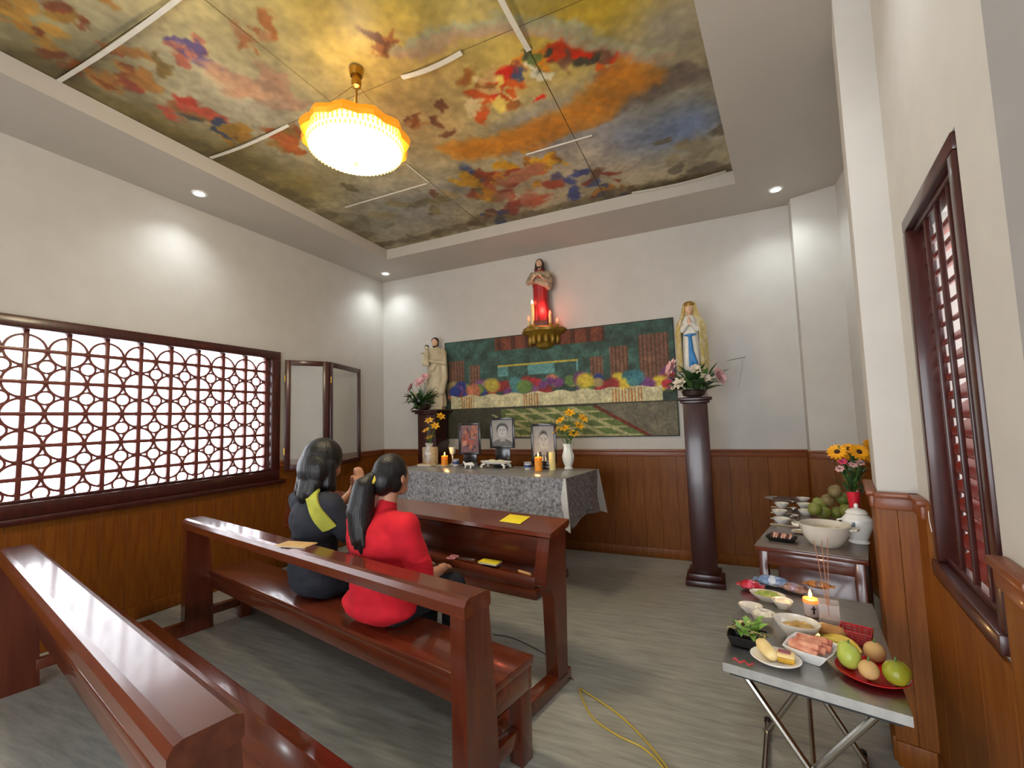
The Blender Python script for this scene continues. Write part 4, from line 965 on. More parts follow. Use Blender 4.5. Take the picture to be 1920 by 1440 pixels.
def person_dark(loc, rz):
    t = thing('person', 'person in a dark shirt with long loose hair sitting on the pew, hands raised', 'person', loc, rz, 'people seated on the pew')
    zs = .425; u = .06
    body = [('s', (0, 0, zs + .10), (.16, .13, .10)), ('c', (0, -.01, zs + .12), .12, (0, .01, zs + .40), .11), ('c', (-.09, .01, zs + .55), .07, (.09, .01, zs + .55), .07), ('s', (0, .0, zs + .47), (.15, .10, .14)),
            ('c', (0, .03, zs + .60), .05, (0, .05, zs + .72), .046), ('s', (0, .07, zs + .80), (.075, .092, .11)), ('s', (0, .155, zs + .78), (.014, .022, .02)), ('s', (0, .12, zs + .73), (.045, .04, .04)), ('s', (0, .147, zs + .742), (.024, .014, .009)),
            ('s', (-.076, .07, zs + .79), (.012, .02, .03)), ('s', (.076, .07, zs + .79), (.012, .02, .03))]
    for s in (-1, 1):
        body += [('c', (s * .165, 0, zs + .55), .055, (s * .22, .12, zs + .32), .042), ('c', (s * .22, .12, zs + .32), .04, (s * .06, .29, zs + .56), .028), ('c', (s * .06, .29, zs + .56), .026, (s * .025, .30, zs + .64), .024)]
        for k in range(4): body += [('c', (s * .02, .285 + .016 * k, zs + .645), .009, (s * .012, .28 + .016 * k, zs + .70 - .004 * (k - 1.5) ** 2), .0085), ('c', (s * .012, .28 + .016 * k, zs + .70), .0085, (s * .009, .272 + .016 * k, zs + .735 - .006 * (k - 1.5) ** 2), .007)]
        body += [('c', (s * .03, .27, zs + .63), .011, (s * .014, .258, zs + .675), .009)]
        body += [('c', (s * .09, .03, zs + .08), .085, (s * .10, .42, zs + .07), .062), ('c', (s * .10, .42, zs + .06), .058, (s * .10, .40, .09), .04), ('c', (s * .10, .38, .045), .035, (s * .105, .56, .03), .028)]
    part('body', blob(body, .0085, 3), SKIN, t)
    sh = [('s', (0, -.01, zs + .10), (.175, .145, .11)), ('c', (0, -.02, zs + .14), .145, (0, -.005, zs + .40), .135), ('c', (-.125, -.01, zs + .54), .083, (.125, -.01, zs + .54), .083), ('s', (0, -.015, zs + .44), (.19, .13, .16)),
          ('c', (0, .012, zs + .58), .072, (0, .022, zs + .63), .058)]
    for s in (-1, 1): sh += [('c', (s * .17, -.005, zs + .545), .078, (s * .212, .07, zs + .38), .066)]
    g = blob(sh, .011, 3)
    g.v = [(x + .005 * math.sin(z * 42 + x * 30) * (z < zs + .3), y + .010 * (fb1(x * 7 + 9, z * 10) - .45) * 3, max(z, zs + .004)) for x, y, z in g.v]
    part('shirt', g, NAVYCL, t)
    # lime band from the neck across the right shoulder blade
    rows = []; V = np.array(g.v)
    for i in range(15):
        s = i / 14; cx = .035 + .185 * s; cz = zs + .625 - .035 * s - .17 * s ** 2
        tx, tz = .185, -.035 - .34 * s; l = math.hypot(tx, tz); nx, nz_ = -tz / l, tx / l; row = []
        for w in (-.036, -.018, 0, .018, .036):
            x, z = cx + nx * w, cz + nz_ * w; dd = (V[:, 0] - x) ** 2 + (V[:, 2] - z) ** 2; m_ = dd < .022 ** 2
            y = V[m_, 1].min() if m_.any() else V[dd.argmin(), 1]
            row.append((x, y - .003, z))
        rows.append(row)
    A_ = np.array(rows); 
    for _ in range(3): A_[1:-1, :, 1] = (A_[:-2, :, 1] + A_[1:-1, :, 1] + A_[2:, :, 1]) / 3
    rows = A_.tolist()
    part('shoulder_band', G().sheet(rows, .014), LIMECL, t, label='lime green band across the right shoulder')
    tr = [('s', (0, .0, zs + .09), (.185, .145, .095))]
    for s in (-1, 1): tr += [('c', (s * .095, .0, zs + .085), .098, (s * .105, .42, zs + .07), .072), ('c', (s * .10, .42, zs + .06), .066, (s * .10, .40, .16), .055)]
    g = blob(tr, .012, 3); g.v = [(x, y, max(z, zs + .003) if y < .27 else z) for x, y, z in g.v]; part('trousers', g, PANTS, t)
    for s in (-1, 1): part('sandal', blob([('c', (s * .10, .36, .022), .04, (s * .105, .58, .018), .036)], .01), BLACKP, t)
    hr = [('s', (0, .04, zs + .825), (.118, .125, .122)), ('s', (0, -.015, zs + .75), (.128, .095, .13)), ('s', (-.01, -.03, zs + .68), (.12, .075, .09)), ('c', (.085, .03, zs + .78), .045, (.10, .02, zs + .66), .035), ('c', (-.055, -.02, zs + .76), .055, (-.075, -.055, zs + .62), .045), ('c', (.05, -.02, zs + .76), .055, (.045, -.06, zs + .62), .05),
          ('c', (0, -.03, zs + .76), .06, (0, -.07, zs + .60), .055), ('c', (-.08, .04, zs + .78), .03, (-.11, .03, zs + .61), .022), ('c', (.082, .05, zs + .78), .03, (.10, .05, zs + .63), .022),
          ('c', (-.10, .0, zs + .66), .02, (-.125, -.01, zs + .58), .008)]
    part('hair', blob(hr, .008, 3), HAIR, t)
person_red((-1.655, 1.935, 0), PA)
person_dark((-2.30, 2.08, 0), PA)

# ------------------------------------------------------------------ serving tables on the right
def tabframe(p0, u, v):
    p0, u, v = Vector((*p0, 0)), Vector((*u, 0)).normalized(), Vector((*v, 0)).normalized(); return p0, u, v
# folding steel table
TZ = .62
FT = thing('folding_steel_table', 'folding steel table with crossed tube legs holding the food offerings', 'table')
FLc, FRc, BLc, BRc = (-.03, 1.715), (.435, 1.60), (.075, 2.55), (.56, 2.44)
part('table_top', G().prism([FLc, FRc, BRc, BLc], TZ - .028, TZ), CHROME, FT)
g = G(); g.prism([(FLc[0] + .02, FLc[1] + .02), (FRc[0] - .015, FRc[1] + .025), (BRc[0] - .02, BRc[1] - .02), (BLc[0] + .015, BLc[1] - .02)], TZ - .045, TZ - .028); part('under_frame', g, BLACKP, FT)
fu = (Vector((*FRc, 0)) - Vector((*FLc, 0))); fv = (Vector((*BLc, 0)) - Vector((*FLc, 0)))
def ftp(a, b_, z): p = Vector((*FLc, 0)) + fu * a + fv * b_; return (p.x, p.y, z)
for s, b_ in ((0, .12), (1, .88)):
    k = -1 if s == 0 else 1
    part('leg', G().tube([ftp(.08, b_, TZ - .05), ftp(.5, b_, .30), ftp(.86, b_, .03), ftp(.88, b_, .012)], .0115, 10), TUBE, FT)
    part('leg', G().tube([ftp(.92, b_ + .03 * -k, TZ - .05), ftp(.5, b_ + .03 * -k, .30), ftp(.16, b_ + .03 * -k, .03), ftp(.12, b_ + .03 * -k, .012)], .0115, 10), TUBE, FT)
for a, nm in ((.14, 'foot_bar'), (.87, 'foot_bar')): part(nm, G().tube([ftp(a, .05, .012), ftp(a, .95, .012)], .0115, 10), TUBE, FT)
part('cross_brace', G().tube([ftp(.5, .10, .30), ftp(.5, .92, .30)], .008, 8), TUBE, FT)
part('curved_stay', G().tube([ftp(.02, .62, .33), ftp(.03, .66, .42), ftp(.10, .7, .47), ftp(.22, .72, .45), ftp(.28, .72, .36)], .011, 10), TUBE, FT)
for a in (.14, .87):
    for b_ in (.05, .95): part('rubber_foot', G().lathe([(.014, 0), (.016, .012), (.014, .026)], 12, ftp(a, b_, 0)), BLACKP, FT)
MARK = mat('red_marker', 'c04048', .6, noise=.1)
rows = []
for i in range(12): s = i / 11; x, y, z = ftp(.06 + .13 * s, .045 + .012 * math.sin(s * 14), TZ + .0008); rows.append([(x, y - .006, z), (x, y + .006, z)])
part('red_mark', G().sheet(rows, .0012), MARK, FT, label='faded red handwriting on the steel top')
def on(px, py, dz=0): p = atz(px, py, TZ); return (p[0], p[1], TZ + .001 + dz)
def bowl(name, label, loc, r, h, m, sx=1, sy=1, rz=0, food=None, fz=.7, foodname='food', cat='bowl', group=None, seed=0, foot=.5, mod=None):
    t = thing(name, label, cat, loc, rz, group)
    part('bowl', G().lathe([(r * foot, 0), (r * foot, h * .08), (r * .72, h * .35), (r * .93, h * .75), (r, h), (r * .965, h), (r * .89, h * .75), (r * .66, h * .38), (r * .4, h * .16), (.001, h * .15)], 32, sx=sx, sy=sy, mod=mod), m, t)
    if food: food(t, r * .86, h * fz, sx, sy)
    return t
def lumps(name, m, n, rs, seed, dome=.3, col=None):
    def f(t, r, z, sx, sy):
        rr = random.Random(seed); its = []
        its.append(('s', (0, 0, z - rs * .4), (r * .92 * sx, r * .92 * sy, rs * .9)))
        for k in range(n):
            a = rr.uniform(0, 6.28); d = r * .8 * math.sqrt(rr.random()); its.append(('s', (d * math.cos(a) * sx, d * math.sin(a) * sy, z + dome * rs * (1 - d / r) * 2 + rr.uniform(-.2, .2) * rs), (rs * rr.uniform(.6, 1.2), rs * rr.uniform(.6, 1.2), rs * rr.uniform(.4, .8))))
        part(name, blob(its, max(.004, rs * .3), 2), m, t)
    return f
RICE = mat('white_rice', 'd9d2be', .7, noise=.08, nscale=80, bump=.4)
GREENV = mat('green_vegetable', '6d8a34', .5, col2='b4b45c', nscale=40, bump=.3)
SOUP = mat('brown_stew', '9a7434', .35, col2='c9a860', nscale=30, bump=.3)
MEAT = mat('pink_sliced_meat', 'b4604a', .45, col2='d49a7c', nscale=35, bump=.3)
BREAD = mat('pale_steamed_cake', 'd6b878', .7, col2='e2ca90', nscale=18, bump=.15)
BLOOD = mat('purple_filling', '8a4a50', .5, noise=.2, nscale=30)
BCREAM = mat('cream_bowl', 'd2cabb', .25, coat=.4, noise=.04)
p = on(1455, 1243)
t = thing('oval_plate', 'white oval plate with two pale steamed cakes at the near corner of the steel table', 'plate', p, D(-14))
part('dish', G().lathe([(.035, 0), (.05, .004), (.075, .014), (.082, .02), (.079, .0215), (.05, .009), (.001, .007)], 36, sx=.92, sy=.85), WHITEC, t)
single('steamed_cake', blob([('c', (-.022, .03, .022), .022, (.01, -.016, .02), .02), ('s', (-.025, .035, .028), (.022, .018, .014))], .005), BREAD, 'rounded pale steamed cake at the back of the oval plate', 'cake', (p[0] - .018, p[1] + .008, p[2] + .008), D(-14))
t = thing('layered_cake', 'square yellow layered cake with purple top on the oval plate', 'cake', (p[0] + .03, p[1] - .002, p[2] + .009), D(-10))
part('base_layer', G().box((0, 0, .009), (.05, .036, .018), .004), mat('yellow_cake', 'c99a2c', .6, noise=.15, nscale=40, bump=.2), t); part('top_layer', G().box((0, 0, .023), (.052, .038, .011), .004), BREAD, t); part('filling', G().box((-.004, .003, .03), (.036, .022, .005), .002), BLOOD, t)
p = on(1522, 1236)
t = thing('square_bowl', 'square white bowl of pink sliced meat on the steel table', 'bowl', p, D(-25))
def sq(a, z): 
    return 1 / max(abs(math.cos(a)), abs(math.sin(a))) ** .75
part('bowl', G().lathe([(.035, 0), (.038, .004), (.055, .025), (.07, .046), (.068, .047), (.05, .027), (.001, .012)], 48, sx=1, sy=1.05, mod=sq), WHITEC, t)
rr = random.Random(4)
for k in range(7):
    part('meat_slice', G().box((rr.uniform(-.012, .012), -.05 + .016 * k, .046 + .006 * (k % 2)), (.09 + rr.uniform(-.01, .01), .024, .014), .005, RX(D(25 + rr.uniform(-12, 12))) @ RZ(rr.uniform(-.2, .2))), MEAT, t)
bowl('stew_bowl', 'deep cream bowl of brown stew behind the sliced meat', on(1496, 1196), .066, .06, BCREAM, 1.15, .95, D(-20), lumps('stew', SOUP, 14, .012, 5), .62)
p = on(1402, 1207)
t = thing('salad_tray', 'black plastic tray piled with green salad leaves on the steel table', 'tray', p, D(-12))
part('tray', G().lathe([(.05, 0), (.055, .004), (.066, .035), (.064, .036), (.05, .006), (.001, .004)], 40, sx=.95, sy=.85, mod=sq), BLACKP, t)
lmA = leafmesh(.055, .012, .7).mesh('salad_leaf', mat('salad_green', '4a7a24', .45, col2='86a84c', nscale=30)); lmB = leafmesh(.045, .008, .5).mesh('salad_leaf', mat('salad_purple', '5a3038', .5, noise=.2)); lmC = leafmesh(.05, .013, .5).mesh('salad_leaf', mat('salad_pale', 'b8ac6c', .5, noise=.15))
rr = random.Random(9)
for k in range(44):
    a = rr.uniform(0, 6.28); d = rr.random() ** .5
    o = link('salad_leaf', (lmA, lmA, lmB, lmC)[k % 4], t, (.045 * d * math.cos(a), .04 * d * math.sin(a), .03 + .018 * rr.random())); o.rotation_euler = (rr.uniform(-.6, .6), rr.uniform(-.7, .3), rr.uniform(0, 6.28))
bowl('rice_bowl', 'small cream bowl heaped with white rice beside the salad tray', on(1432, 1170), .045, .042, BCREAM, 1, 1, 0, lumps('rice', RICE, 8, .012, 6, .6), .8, group='small cream bowls')
bowl('empty_small_bowl', 'small cream bowl at the left edge behind the rice bowl', on(1408, 1148), .042, .03, BCREAM, 1.1, .9, 0, None, group='small cream bowls')
bowl('broken_rice_bowl', 'small white bowl beside the dish of green vegetables', on(1468, 1140), .04, .032, WHITEC, 1, 1, 0, lumps('rice', RICE, 6, .01, 8, .3), .8, group='small cream bowls')
bowl('vegetable_dish', 'oval cream dish of chopped green vegetables in front of the sweet packets', on(1440, 1126), .058, .03, BCREAM, 1.25, .8, D(-15), lumps('vegetables', GREENV, 22, .011, 10, .5), .8)
# sweet packets in clear film
def packet(label, loc, rz, L_, w, h, cols):
    t = thing('sweet_packet', label, 'packet', loc, rz, 'packets of sweets')
    n = 9; rings = []
    for i in range(n):
        s = i / (n - 1); k = (math.sin(math.pi * s) ** .35); rings.append([(L_ * (s - .5), w / 2 * (.75 + .25 * k) * math.cos(a) * (1 + .08 * math.sin(5 * a + 9 * s)), h / 2 + h / 2 * k * .95 * math.sin(a)) for a in np.linspace(0, 6.283, 17)[:-1]])
    part('wrapper', G().loft(rings), cols[0], t)
    part('printed_label', G().loft([[(x * .45, y * 1.03, (z - h / 2) * 1.03 + h / 2 + .0005) for x, y, z in r_] for r_ in rings[2:-2]]), cols[1], t)
    for s in (-1, 1): part('crimped_end', G().box((s * (L_ / 2 + .006), 0, h / 2), (.016, w * .8, .003), .001), cols[0], t)
    return t
PKR = mat('red_foil', 'a8182c', .25, coat=.5, noise=.15, nscale=40); PKB = mat('blue_foil', '3a5a90', .3, coat=.5, col2='8aa0c0', nscale=30); PKP = mat('brown_biscuit_pack', '6a4438', .35, coat=.5, col2='a88a80', nscale=40); PKL = mat('lilac_foil', '8a7894', .3, coat=.5, noise=.15, nscale=30)
packet('red foil sweet packet at the far left corner of the steel table', on(1408, 1106), D(-10), .09, .07, .045, (PKR, mat('pink_foil', 'c84a64', .3, coat=.4, noise=.1)))
packet('blue foil sweet packet lying behind the vegetable dish', on(1450, 1100), D(-12), .14, .07, .05, (PKB, mat('white_foil', 'b9c4d4', .3, coat=.4, noise=.1)))
packet('brown biscuit packet leaning beside the blue foil packet', on(1492, 1112), D(-25), .10, .06, .042, (PKP, PKL))
packet('orange biscuit packet at the back edge of the steel table', on(1535, 1104), D(-14), .10, .05, .035, (mat('orange_foil', 'b0702c', .35, coat=.4, noise=.15), PKP))
# candle glass, incense holder
p = on(1522, 1154)
t = thing('candle_glass', 'white candle glass with a dark cross and a lit flame among the food', 'candle', p)
FRG = mat('milky_glass', 'c4b4b4', .25, coat=.3, noise=.05)
part('glass', G().lathe([(.024, 0), (.026, .003), (.027, .055), (.026, .056), (.024, .05), (.001, .045)], 24), FRG, t)
part('wax', G().lathe([(.0275, .052), (.0285, .054), (.0275, .066), (.02, .068), (.001, .066)], 24), mat('glowing_wax', 'e07a3a', .4, emit=.8, emitcol='ff7a30', noise=.05), t)
part('cross', G().b2((-.003, -.0295, .015), (.003, -.0262, .045), .0005).b2((-.009, -.0290, .032), (.009, -.0256, .037), .0005), mat('cross_black', '2a1a1c', .5, noise=.05), t, rz=D(10), label='dark cross emblem')
part('flame', G().lathe([(.001, .068), (.006, .076), (.0065, .084), (.003, .096), (.0005, .104)], 10), FLAME, t)
l = bpy.data.lights.new('candle_light', 'POINT'); l.energy = .7; l.color = (1, .6, .25); l.shadow_soft_size = .01
o = bpy.data.objects.new('candle_light', l); COL.objects.link(o); o.location = (p[0], p[1], p[2] + .095)
p = on(1556, 1172)
t = thing('incense_holder', 'square clear plastic box beside the candle glass holding incense', 'holder', p, D(-8))
CP = mat('clear_plastic', 'd6cfcc', .15, alpha=.28, coat=.3)
w = .034; h = .085
part('box', G().b2((-w, -w, 0), (w, w, .003)).b2((-w, -w, .003), (-w + .002, w, h)).b2((w - .002, -w, .003), (w, w, h)).b2((-w + .002, -w, .003), (w - .002, -w + .002, h)).b2((-w + .002, w - .002, .003), (w - .002, w, h)), CP, t)
part('sand', G().b2((-w + .003, -w + .003, .003), (w - .003, w - .003, .03), .002), mat('incense_sand', '8a7a6c', .9, noise=.2, nscale=80), t)
STK = mat('incense_stick', '9c6a50', .7, noise=.1)
for (px, py), lab in (((1526, 1012), 'thin incense stick leaning to the big pot, first of three'), ((1540, 1012), 'thin incense stick standing in the middle of three'), ((1551, 1008), 'thin upright incense stick nearest the white urn, one of three')):
    q = aty(px, py, p[1] + .03); single('incense_stick', G().tube([(0, 0, 0), (q[0] - p[0], q[1] - p[1] , q[2] - p[2] - .03)], .0016, 6), STK, lab, 'incense', (p[0] , p[1], p[2] + .029), group='incense sticks')
# bread/brown box, red basket, bananas
p = on(1560, 1197)
t = thing('bread_roll_pack', 'brown glazed roll behind the bananas on the steel table', 'bread', p, D(-20))
part('roll', blob([('c', (-.025, 0, .024), .024, (.025, 0, .024), .024)], .006), mat('brown_crust', 'a06a30', .45, col2='b98a50', nscale=18), t); part('paper_case', G().lathe([(.022, 0), (.03, .016), (.029, .016), (.001, .002)], 20, sx=1.5), CP, t)
p = on(1606, 1202)
t = thing('red_basket', 'small red woven plastic basket behind the fruit plate', 'basket', p, D(-18))
for k in range(5):
    z = .004 + .009 * k; hx, hy = .042 + .0012 * k, .032 + .0012 * k
    part('basket_band', G().tube([(sx * hx, sy * hy, z) for sx, sy in ((-1, -1), (1, -1), (1, 1), (-1, 1))], .0038, 6, True), RED, t)
for k in range(16):
    a = 2 * math.pi * k / 16; m_ = max(abs(math.cos(a)) / .043, abs(math.sin(a)) / .033); part('basket_rib', G().tube([(math.cos(a) / m_, math.sin(a) / m_, .0), (math.cos(a) / m_ * 1.1, math.sin(a) / m_ * 1.1, .042)], .0025, 5), RED, t)
part('basket_floor', G().b2((-.04, -.03, .001), (.04, .03, .004)), RED, t)
BAN = mat('banana_peel', 'd9b93c', .5, col2='e2cf74', nscale=12)
bp_ = on(1566, 1220)
for k in range(3):
    t = thing('banana', ['ripe banana touching the bowl of sliced meat', 'middle ripe banana of the bunch of three', 'ripe banana touching the brown glazed roll'][k], 'banana', (bp_[0] + .012 * k, bp_[1] + .015 * k, bp_[2]), D(-35 - 6 * k), 'bananas on the steel table')
    part('peel', G().tube([(-.06 + .13 * s, .02 * math.sin(s * 3.14), .013 + .008 * math.sin(s * 3.14)) for s in np.linspace(0, 1, 9)], [.005, .010, .0125, .013, .013, .0125, .011, .008, .004], 9), BAN, t)
    part('stalk', G().tube([(-.06, 0, .013), (-.072, -.004, .014)], .004, 6), mat('banana_stalk', '7c7030', .6, noise=.1), t)
p = atz(1640, 1280, TZ); RPc = (*atz(1636, 1268, TZ)[:2], TZ + .001)
t = thing('red_fruit_plate', 'round red plastic plate at the right edge holding four fruits', 'plate', RPc)
part('plate', G().lathe([(.05, 0), (.072, .004), (.096, .016), (.094, .0175), (.07, .007), (.001, .005)], 44), RED, t)
def fruit(name, label, cat, px, py, r, m, sx=1, sz=1, rot=(0, 0, 0), stem=True, prof=None, zc=None):
    z = TZ + .008 + r * sz if zc is None else zc
    q = atz(px, py, z); t = thing(name, label, cat, (q[0], q[1], z - r * sz))
    g = blob([('s', (0, 0, r * sz), (r * sx, r, r * sz))] + ([('s', (prof[0] * r, prof[1] * r, r * sz + prof[2] * r), (r * prof[3],) * 3)] if prof else []), r * .12, 3)
    part('flesh', g, m, t)
    if stem: part('stem', G().tube([(0, 0, r * sz * 1.96), (.002, 0, r * sz * 2 + .012)], [.004, .0025], 6), STEM, t)
MANGO = mat('green_mango', '93a23c', .4, col2='b0b450', nscale=9); SAPO = mat('beige_sapodilla', 'b99258', .6, col2='c7a56c', nscale=14, bump=.1); POM = mat('green_yellow_guava', '6f7c1c', .4, col2='a59a28', nscale=10)
fruit('mango', 'pale green mango on the red plate beside the bananas', 'fruit', 1592, 1230, .033, MANGO, 1.0, 1.15, prof=(-.2, .1, .6, .72))
fruit('sapodilla', 'round beige fruit at the back of the red plate', 'fruit', 1640, 1222, .031, SAPO)
fruit('sapodilla', 'round beige fruit at the front of the red plate', 'fruit', 1629, 1256, .0275, SAPO, zc=TZ + .008 + .0275)
fruit('guava', 'large green and yellow fruit at the right of the red plate', 'fruit', 1680, 1262, .0345, POM, prof=(.3, .2, .1, .85))

# ---- flower table (wood)
T2 = .72
O2 = Vector((.149, 2.876, 0)); u2 = Vector((.97, -.243, 0)).normalized(); v2_ = Vector((-u2.y, u2.x, 0)); a2 = math.atan2(u2.y, u2.x)
ft2 = thing('side_table', 'dark wooden side table in the corner holding bowls, fruit and flowers', 'table', O2, a2)
W2_, D2_ = .50, 1.22
part('table_top', G().b2((0, 0, T2 - .03), (W2_, D2_, T2 - .006), .004), MAHO, ft2); part('glass_top', G().b2((.0, .0, T2 - .006), (W2_, D2_, T2), .002), mat('grey_top_sheet', '6a5c54', .2, coat=.4, noise=.08, nscale=8), ft2)
part('apron', G().b2((.02, .02, T2 - .10), (W2_ - .02, .04, T2 - .03), .003), MAHO, ft2); part('apron', G().b2((.02, .04, T2 - .10), (.04, D2_ - .04, T2 - .03), .003), MAHO, ft2)
part('cabinet_panel', G().b2((.10, .05, .05), (W2_ - .02, .07, T2 - .10), .003), MAHOV, ft2)
for x in (.015, W2_ - .06):
    for y in (.015, D2_ - .06): part('leg', G().b2((x, y, 0), (x + .045, y + .045, T2 - .03), .004), MAHOV, ft2)
def on2(px, py, dz=0): p = atz(px, py, T2); return (p[0], p[1], T2 + .001 + dz)
# big pot
t = thing('serving_pot', 'large white two-handled serving pot on the front of the side table', 'pot', on2(1548, 1022), D(-15))
p = t.location
R_ = .115
part('pot', G().lathe([(R_ * .55, 0), (R_ * .62, .004), (R_ * .85, .04), (R_ * .97, .075), (R_ * 1.0, .10), (R_ * 1.04, .112), (R_ * 1.0, .115), (R_ * .95, .10), (R_ * .9, .072), (R_ * .6, .02), (.001, .012)], 44), BCREAM, t)
part('broth', G().lathe([(R_ * .93, .078), (R_ * .93, .083), (R_ * .5, .086), (.001, .086)], 36), mat('clear_broth', 'b4a888', .2, coat=.5, noise=.1, nscale=14), t)
for s in (-1, 1): part('handle', G().tube([(s * R_ * .98, -.03, .095), (s * R_ * 1.22, -.025, .098), (s * R_ * 1.28, 0, .10), (s * R_ * 1.22, .025, .098), (s * R_ * .98, .03, .095)], .008, 8), BCREAM, t)
part('foot_ring', G().lathe([(R_ * .5, 0), (R_ * .56, -.0), (R_ * .56, .006)], 30), WHITEC, t)
# white urn (large lidded jar)
t = thing('lidded_urn', 'tall white lidded porcelain urn beside the serving pot', 'urn', on2(1611, 1018), 0)
part('body', G().lathe([(.045, 0), (.05, .005), (.042, .02), (.055, .05), (.072, .10), (.07, .13), (.05, .155), (.045, .16)], 32), WHITEC, t)
part('lid', G().lathe([(.05, .158), (.052, .163), (.04, .178), (.015, .188), (.006, .19)], 28), WHITEC, t); part('knob', G().ball((0, 0, .20), (.011, .011, .014), 12, 8), WHITEC, t)
for s in (-1, 1): part('handle', G().tube([(s * .066, 0, .125), (s * .09, 0, .12), (s * .092, 0, .095), (s * .07, 0, .085)], .006, 8), WHITEC, t)
part('blue_motif', G().ball((-.03, -.0645, .105), (.012, .003, .018), 10, 6), mat('grey_blue_print', '6a7484', .4, noise=.1), t)
# stacked small bowls in two rows
for k, (px, py) in enumerate([(1466, 982), (1462, 966), (1466, 952)]):
    bowl('small_white_bowl', ['white bowl nearest the black shrimp tray, in the row beside the chopsticks', 'middle white bowl of the row beside the chopsticks', 'white bowl nearest the long grey dish, in the row beside the chopsticks'][k], on2(px, py), .05, .036, WHITEC, 1, 1, 0, lumps('rice', RICE, 5, .012, 20 + k, .3), .75, group='white bowls on the side table')
for k, (px, py) in enumerate([(1512, 966), (1508, 953), (1506, 942)]):
    bowl('small_white_bowl', ['white bowl nearest the serving pot, in the row beside the green fruit', 'middle white bowl of the row beside the green fruit', 'white bowl nearest the long grey dish, in the row beside the green fruit'][k], on2(px, py), .05, .036, WHITEC, 1, 1, 0, lumps('rice', RICE, 5, .012, 30 + k, .3), .75, group='white bowls on the side table')
for k, (px, py) in enumerate([(1488, 972), (1488, 958), (1484, 944)]):
    q = on2(px, py); t = thing('soup_spoon', ['white soup spoon nearest the serving pot, between two rows of bowls', 'middle white soup spoon between the two rows of bowls', 'white soup spoon nearest the long grey dish'][k], 'spoon', (q[0], q[1], T2 + .04), D(70 + 12 * k), 'spoons on the side table')
    t.location.z = T2 + .001; part('spoon_bowl', G().lathe([(.006, .0), (.018, .006), (.022, .014), (.02, .014), (.001, .004)], 18, (.05, 0, 0), 1.2, .9), WHITEC, t); part('handle', G().tube([(.03, 0, .011), (-.02, 0, .018), (-.06, 0, .024)], [.007, .006, .005], 8), WHITEC, t)
for k in range(4):
    q = on2(1454, 985 - 11 * k); t = thing('chopsticks', ['first', 'second', 'third', 'fourth'][k] + ' pair of chopsticks counted from the black shrimp tray', 'chopsticks', q, a2 + .05 * k, 'chopsticks on the side table')
    for s in (0, 1): part('chopstick', G().tube([(-.03, s * .009, .004), (.12, s * .007, .004)], [.0035, .0022], 6), mat('pale_bamboo', 'b9a88c', .6, noise=.1), t)
t = thing('long_dish', 'grey long dish of dark food at the far end of the side table', 'dish', on2(1474, 941), a2)
part('dish', G().lathe([(.07, 0), (.10, .006), (.14, .025), (.137, .027), (.1, .011), (.001, .009)], 36, sx=1.1, sy=.7), mat('grey_dish', '8a847c', .3, coat=.3, noise=.05), t); lumps('dark_food', mat('dark_braise', '35201a', .5, col2='5a3a28', nscale=30, bump=.3), 18, .016, 41, .5)(t, .10, .022, 1.1, .7)
q = on2(1466, 1014)
t = thing('black_food_tray', 'black plastic tray of grilled shrimp at the front corner of the side table', 'tray', q, a2)
part('tray', G().lathe([(.055, 0), (.06, .003), (.078, .022), (.076, .023), (.055, .005), (.001, .004)], 40, sx=1.0, sy=.7, mod=sq), BLACKP, t)
SHR = mat('pink_shrimp', 'b06a58', .4, col2='d8b4a0', nscale=30)
rr = random.Random(14)
for k in range(8):
    x = -.05 + .013 * k; o = part('shrimp', G().tube([(x, -.03, .02), (x + .006, -.01, .034), (x + .002, .012, .034), (x - .008, .03, .022)], [.004, .0085, .0075, .003], 8), SHR if k % 3 else mat('dark_braise', '35201a', .5), t); 
t = thing('sauce_saucer', 'small cream saucer tucked between the black tray and the serving pot', 'saucer', on2(1500, 1000), 0)
part('saucer', G().lathe([(.02, 0), (.03, .004), (.045, .012), (.044, .014), (.03, .007), (.001, .005)], 26), BCREAM, t); part('sauce', G().lathe([(.032, .0075), (.033, .0095), (.001, .0105)], 20), mat('amber_sauce', 'a88a50', .2, coat=.4, noise=.1), t)
# green fruit pile
GM = mat('green_pear_skin', '6f7a30', .45, col2='8a8a44', nscale=9); GB = mat('brown_green_skin', '6a5a34', .5, col2='86744a', nscale=9)
for k, (px, py, zz, m_) in enumerate([(1528, 955, 0, GM), (1545, 962, 0, GM), (1570, 962, 0, GM), (1588, 958, 0, GM), (1552, 938, 1, GB), (1580, 935, 1, GM), (1566, 921, 2, GB), (1536, 945, .4, GM)]):
    r = .042; z = T2 + .002 + r + zz * .062; q0 = atz(px, py, z)
    y = 3.42 + .03 * (k % 3) + (.04 if zz else 0); q0 = aty(px, py, y); zz_ = max(T2 + r + .001, q0[2]); lab = ['green fruit at the open side of the pile on the side table', 'green fruit at the front of the pile behind the serving pot', 'green fruit at the middle foot of the pile behind the serving pot', 'green fruit at the foot of the pile beside the white urn', 'brownish green fruit on the second layer of the pile', 'green fruit on the second layer under the topmost fruit', 'brown topmost fruit of the pile on the side table', 'small green fruit tucked into the pile behind the bowls'][k]
    t = thing('green_fruit', lab, 'fruit', (q0[0], q0[1], zz_ - r), random.random() * 6, 'fruit pile on the side table')
    part('flesh', blob([('s', (0, 0, r), (r, r * .95, r * .95)), ('s', (.01, 0, r * 1.3), (r * .7, r * .7, r * .7))], .007, 3), m_, t); part('stem', G().tube([(.01, 0, r * 1.95), (.012, 0, r * 2.15)], .003, 6), STEM, t)
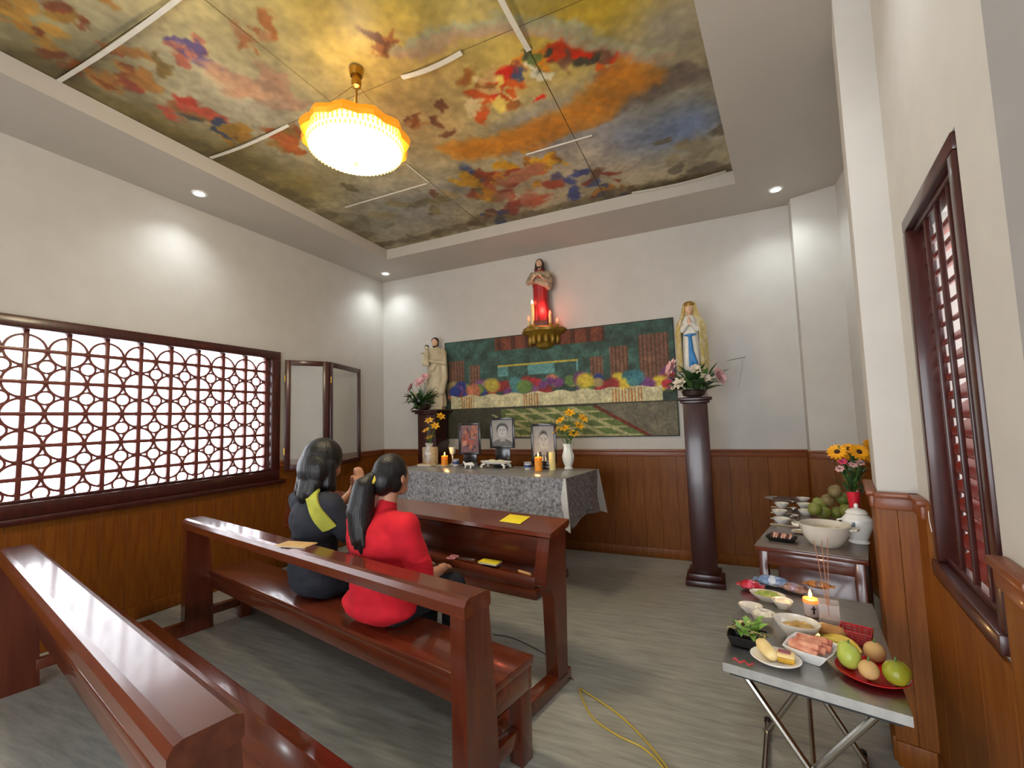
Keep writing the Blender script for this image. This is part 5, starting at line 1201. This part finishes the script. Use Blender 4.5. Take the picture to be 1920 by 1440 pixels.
# sunflower vase
q = aty(1600, 925, 3.22); vz = T2 + .001
SV = (q[0], 3.22, vz)
RGL = mat('red_glass', 'd02838', .15, coat=.6, noise=.08, emit=.0)
vase('red_vase', 'slim bright red vase of sunflowers on the side table', SV, [(.037, 0), (.039, .006), (.036, .05), (.03, .12), (.026, .19), (.032, .235), (.036, .26)], RGL)
for k, (px, py, r_) in enumerate([(1570, 848, .05), (1590, 842, .035), (1610, 848, .048), (1632, 838, .045), (1580, 858, .035), (1622, 856, .04)]):
    flower_stem('sunflower', 'yellow sunflower in the bright red vase', 'flower', (SV[0], SV[1], vz + .15), aty(px, py, 3.2 + random.uniform(-.05, .04)), 'sun', r_, 'sunflowers in the red vase')
for k, (px, py, m_, lab) in enumerate([(1580, 866, HOTP, 'hot pink'), (1600, 872, PINK, 'pale pink'), (1575, 880, PINK, 'pale pink'), (1612, 868, PINK, 'pale pink')]):
    flower_stem('small_carnation', lab + ' carnation low in the red sunflower vase', 'flower', (SV[0], SV[1], vz + .15), aty(px, py, 3.17), 'rose', .022, 'carnations in the red vase', m_)
t = thing('green_filler_sprig', 'leafy green filler sprigs around the sunflowers in the red vase', 'flowers', (SV[0], SV[1], vz + .20))
lm_ = leafmesh(.09, .012, .6).mesh('leaf', DLEAF); rr = random.Random(2)
for k in range(34):
    a = rr.uniform(0, 6.28); o = link('leaf', lm_, t, (.03 * math.cos(a), .03 * math.sin(a), .02 + .22 * rr.random())); o.rotation_euler = (rr.uniform(-.5, .5), -rr.uniform(.2, 1.2), a)
for k in range(7):
    a = rr.uniform(0, 6.28); e_ = (.07 * math.cos(a), .05 * math.sin(a), .30 + .06 * rr.random()); part('sprig_stem', G().tube([(0, 0, 0), (e_[0] * .4, e_[1] * .4, .18), e_], .0022, 5), STEM, t)

# ------------------------------------------------------------------ floor cables
def cable(label, pts, m, r, grp=None):
    P = [atz(px, py, r) for px, py in pts]; out = []
    for i in range(len(P) - 1):
        p0, p1, p2, p3 = P[max(i - 1, 0)], P[i], P[i + 1], P[min(i + 2, len(P) - 1)]
        for s in np.linspace(0, 1, 8)[:-1]:
            out.append(.5 * ((2 * p1) + (p2 - p0) * s + (2 * p0 - 5 * p1 + 4 * p2 - p3) * s * s + (3 * p1 - p0 - 3 * p2 + p3) * s ** 3))
    out.append(P[-1]); out = [(x, y, r + .0005) for x, y, z in out]
    single('floor_cable', G().tube(out, r, 7), m, label, 'cable', group=grp)
YC = mat('yellow_cable', 'b49a3a', .5, noise=.1)
cable('yellow cable bowing across the floor from the prayer desk foot', [(1086, 1292), (1098, 1325), (1118, 1352), (1160, 1380), (1205, 1402), (1240, 1435), (1262, 1470)], YC, .0042)
cable('yellow cable running straight across the floor from the prayer desk foot', [(1086, 1290), (1120, 1312), (1160, 1340), (1200, 1378), (1232, 1415), (1258, 1450), (1290, 1500)], YC, .0042)
cable('thin grey cable on the floor between pew and prayer desk', [(925, 1190), (960, 1196), (1000, 1214), (1030, 1232), (1052, 1252), (1075, 1275)], mat('grey_cable', '4a4a48', .5, noise=.1), .003)
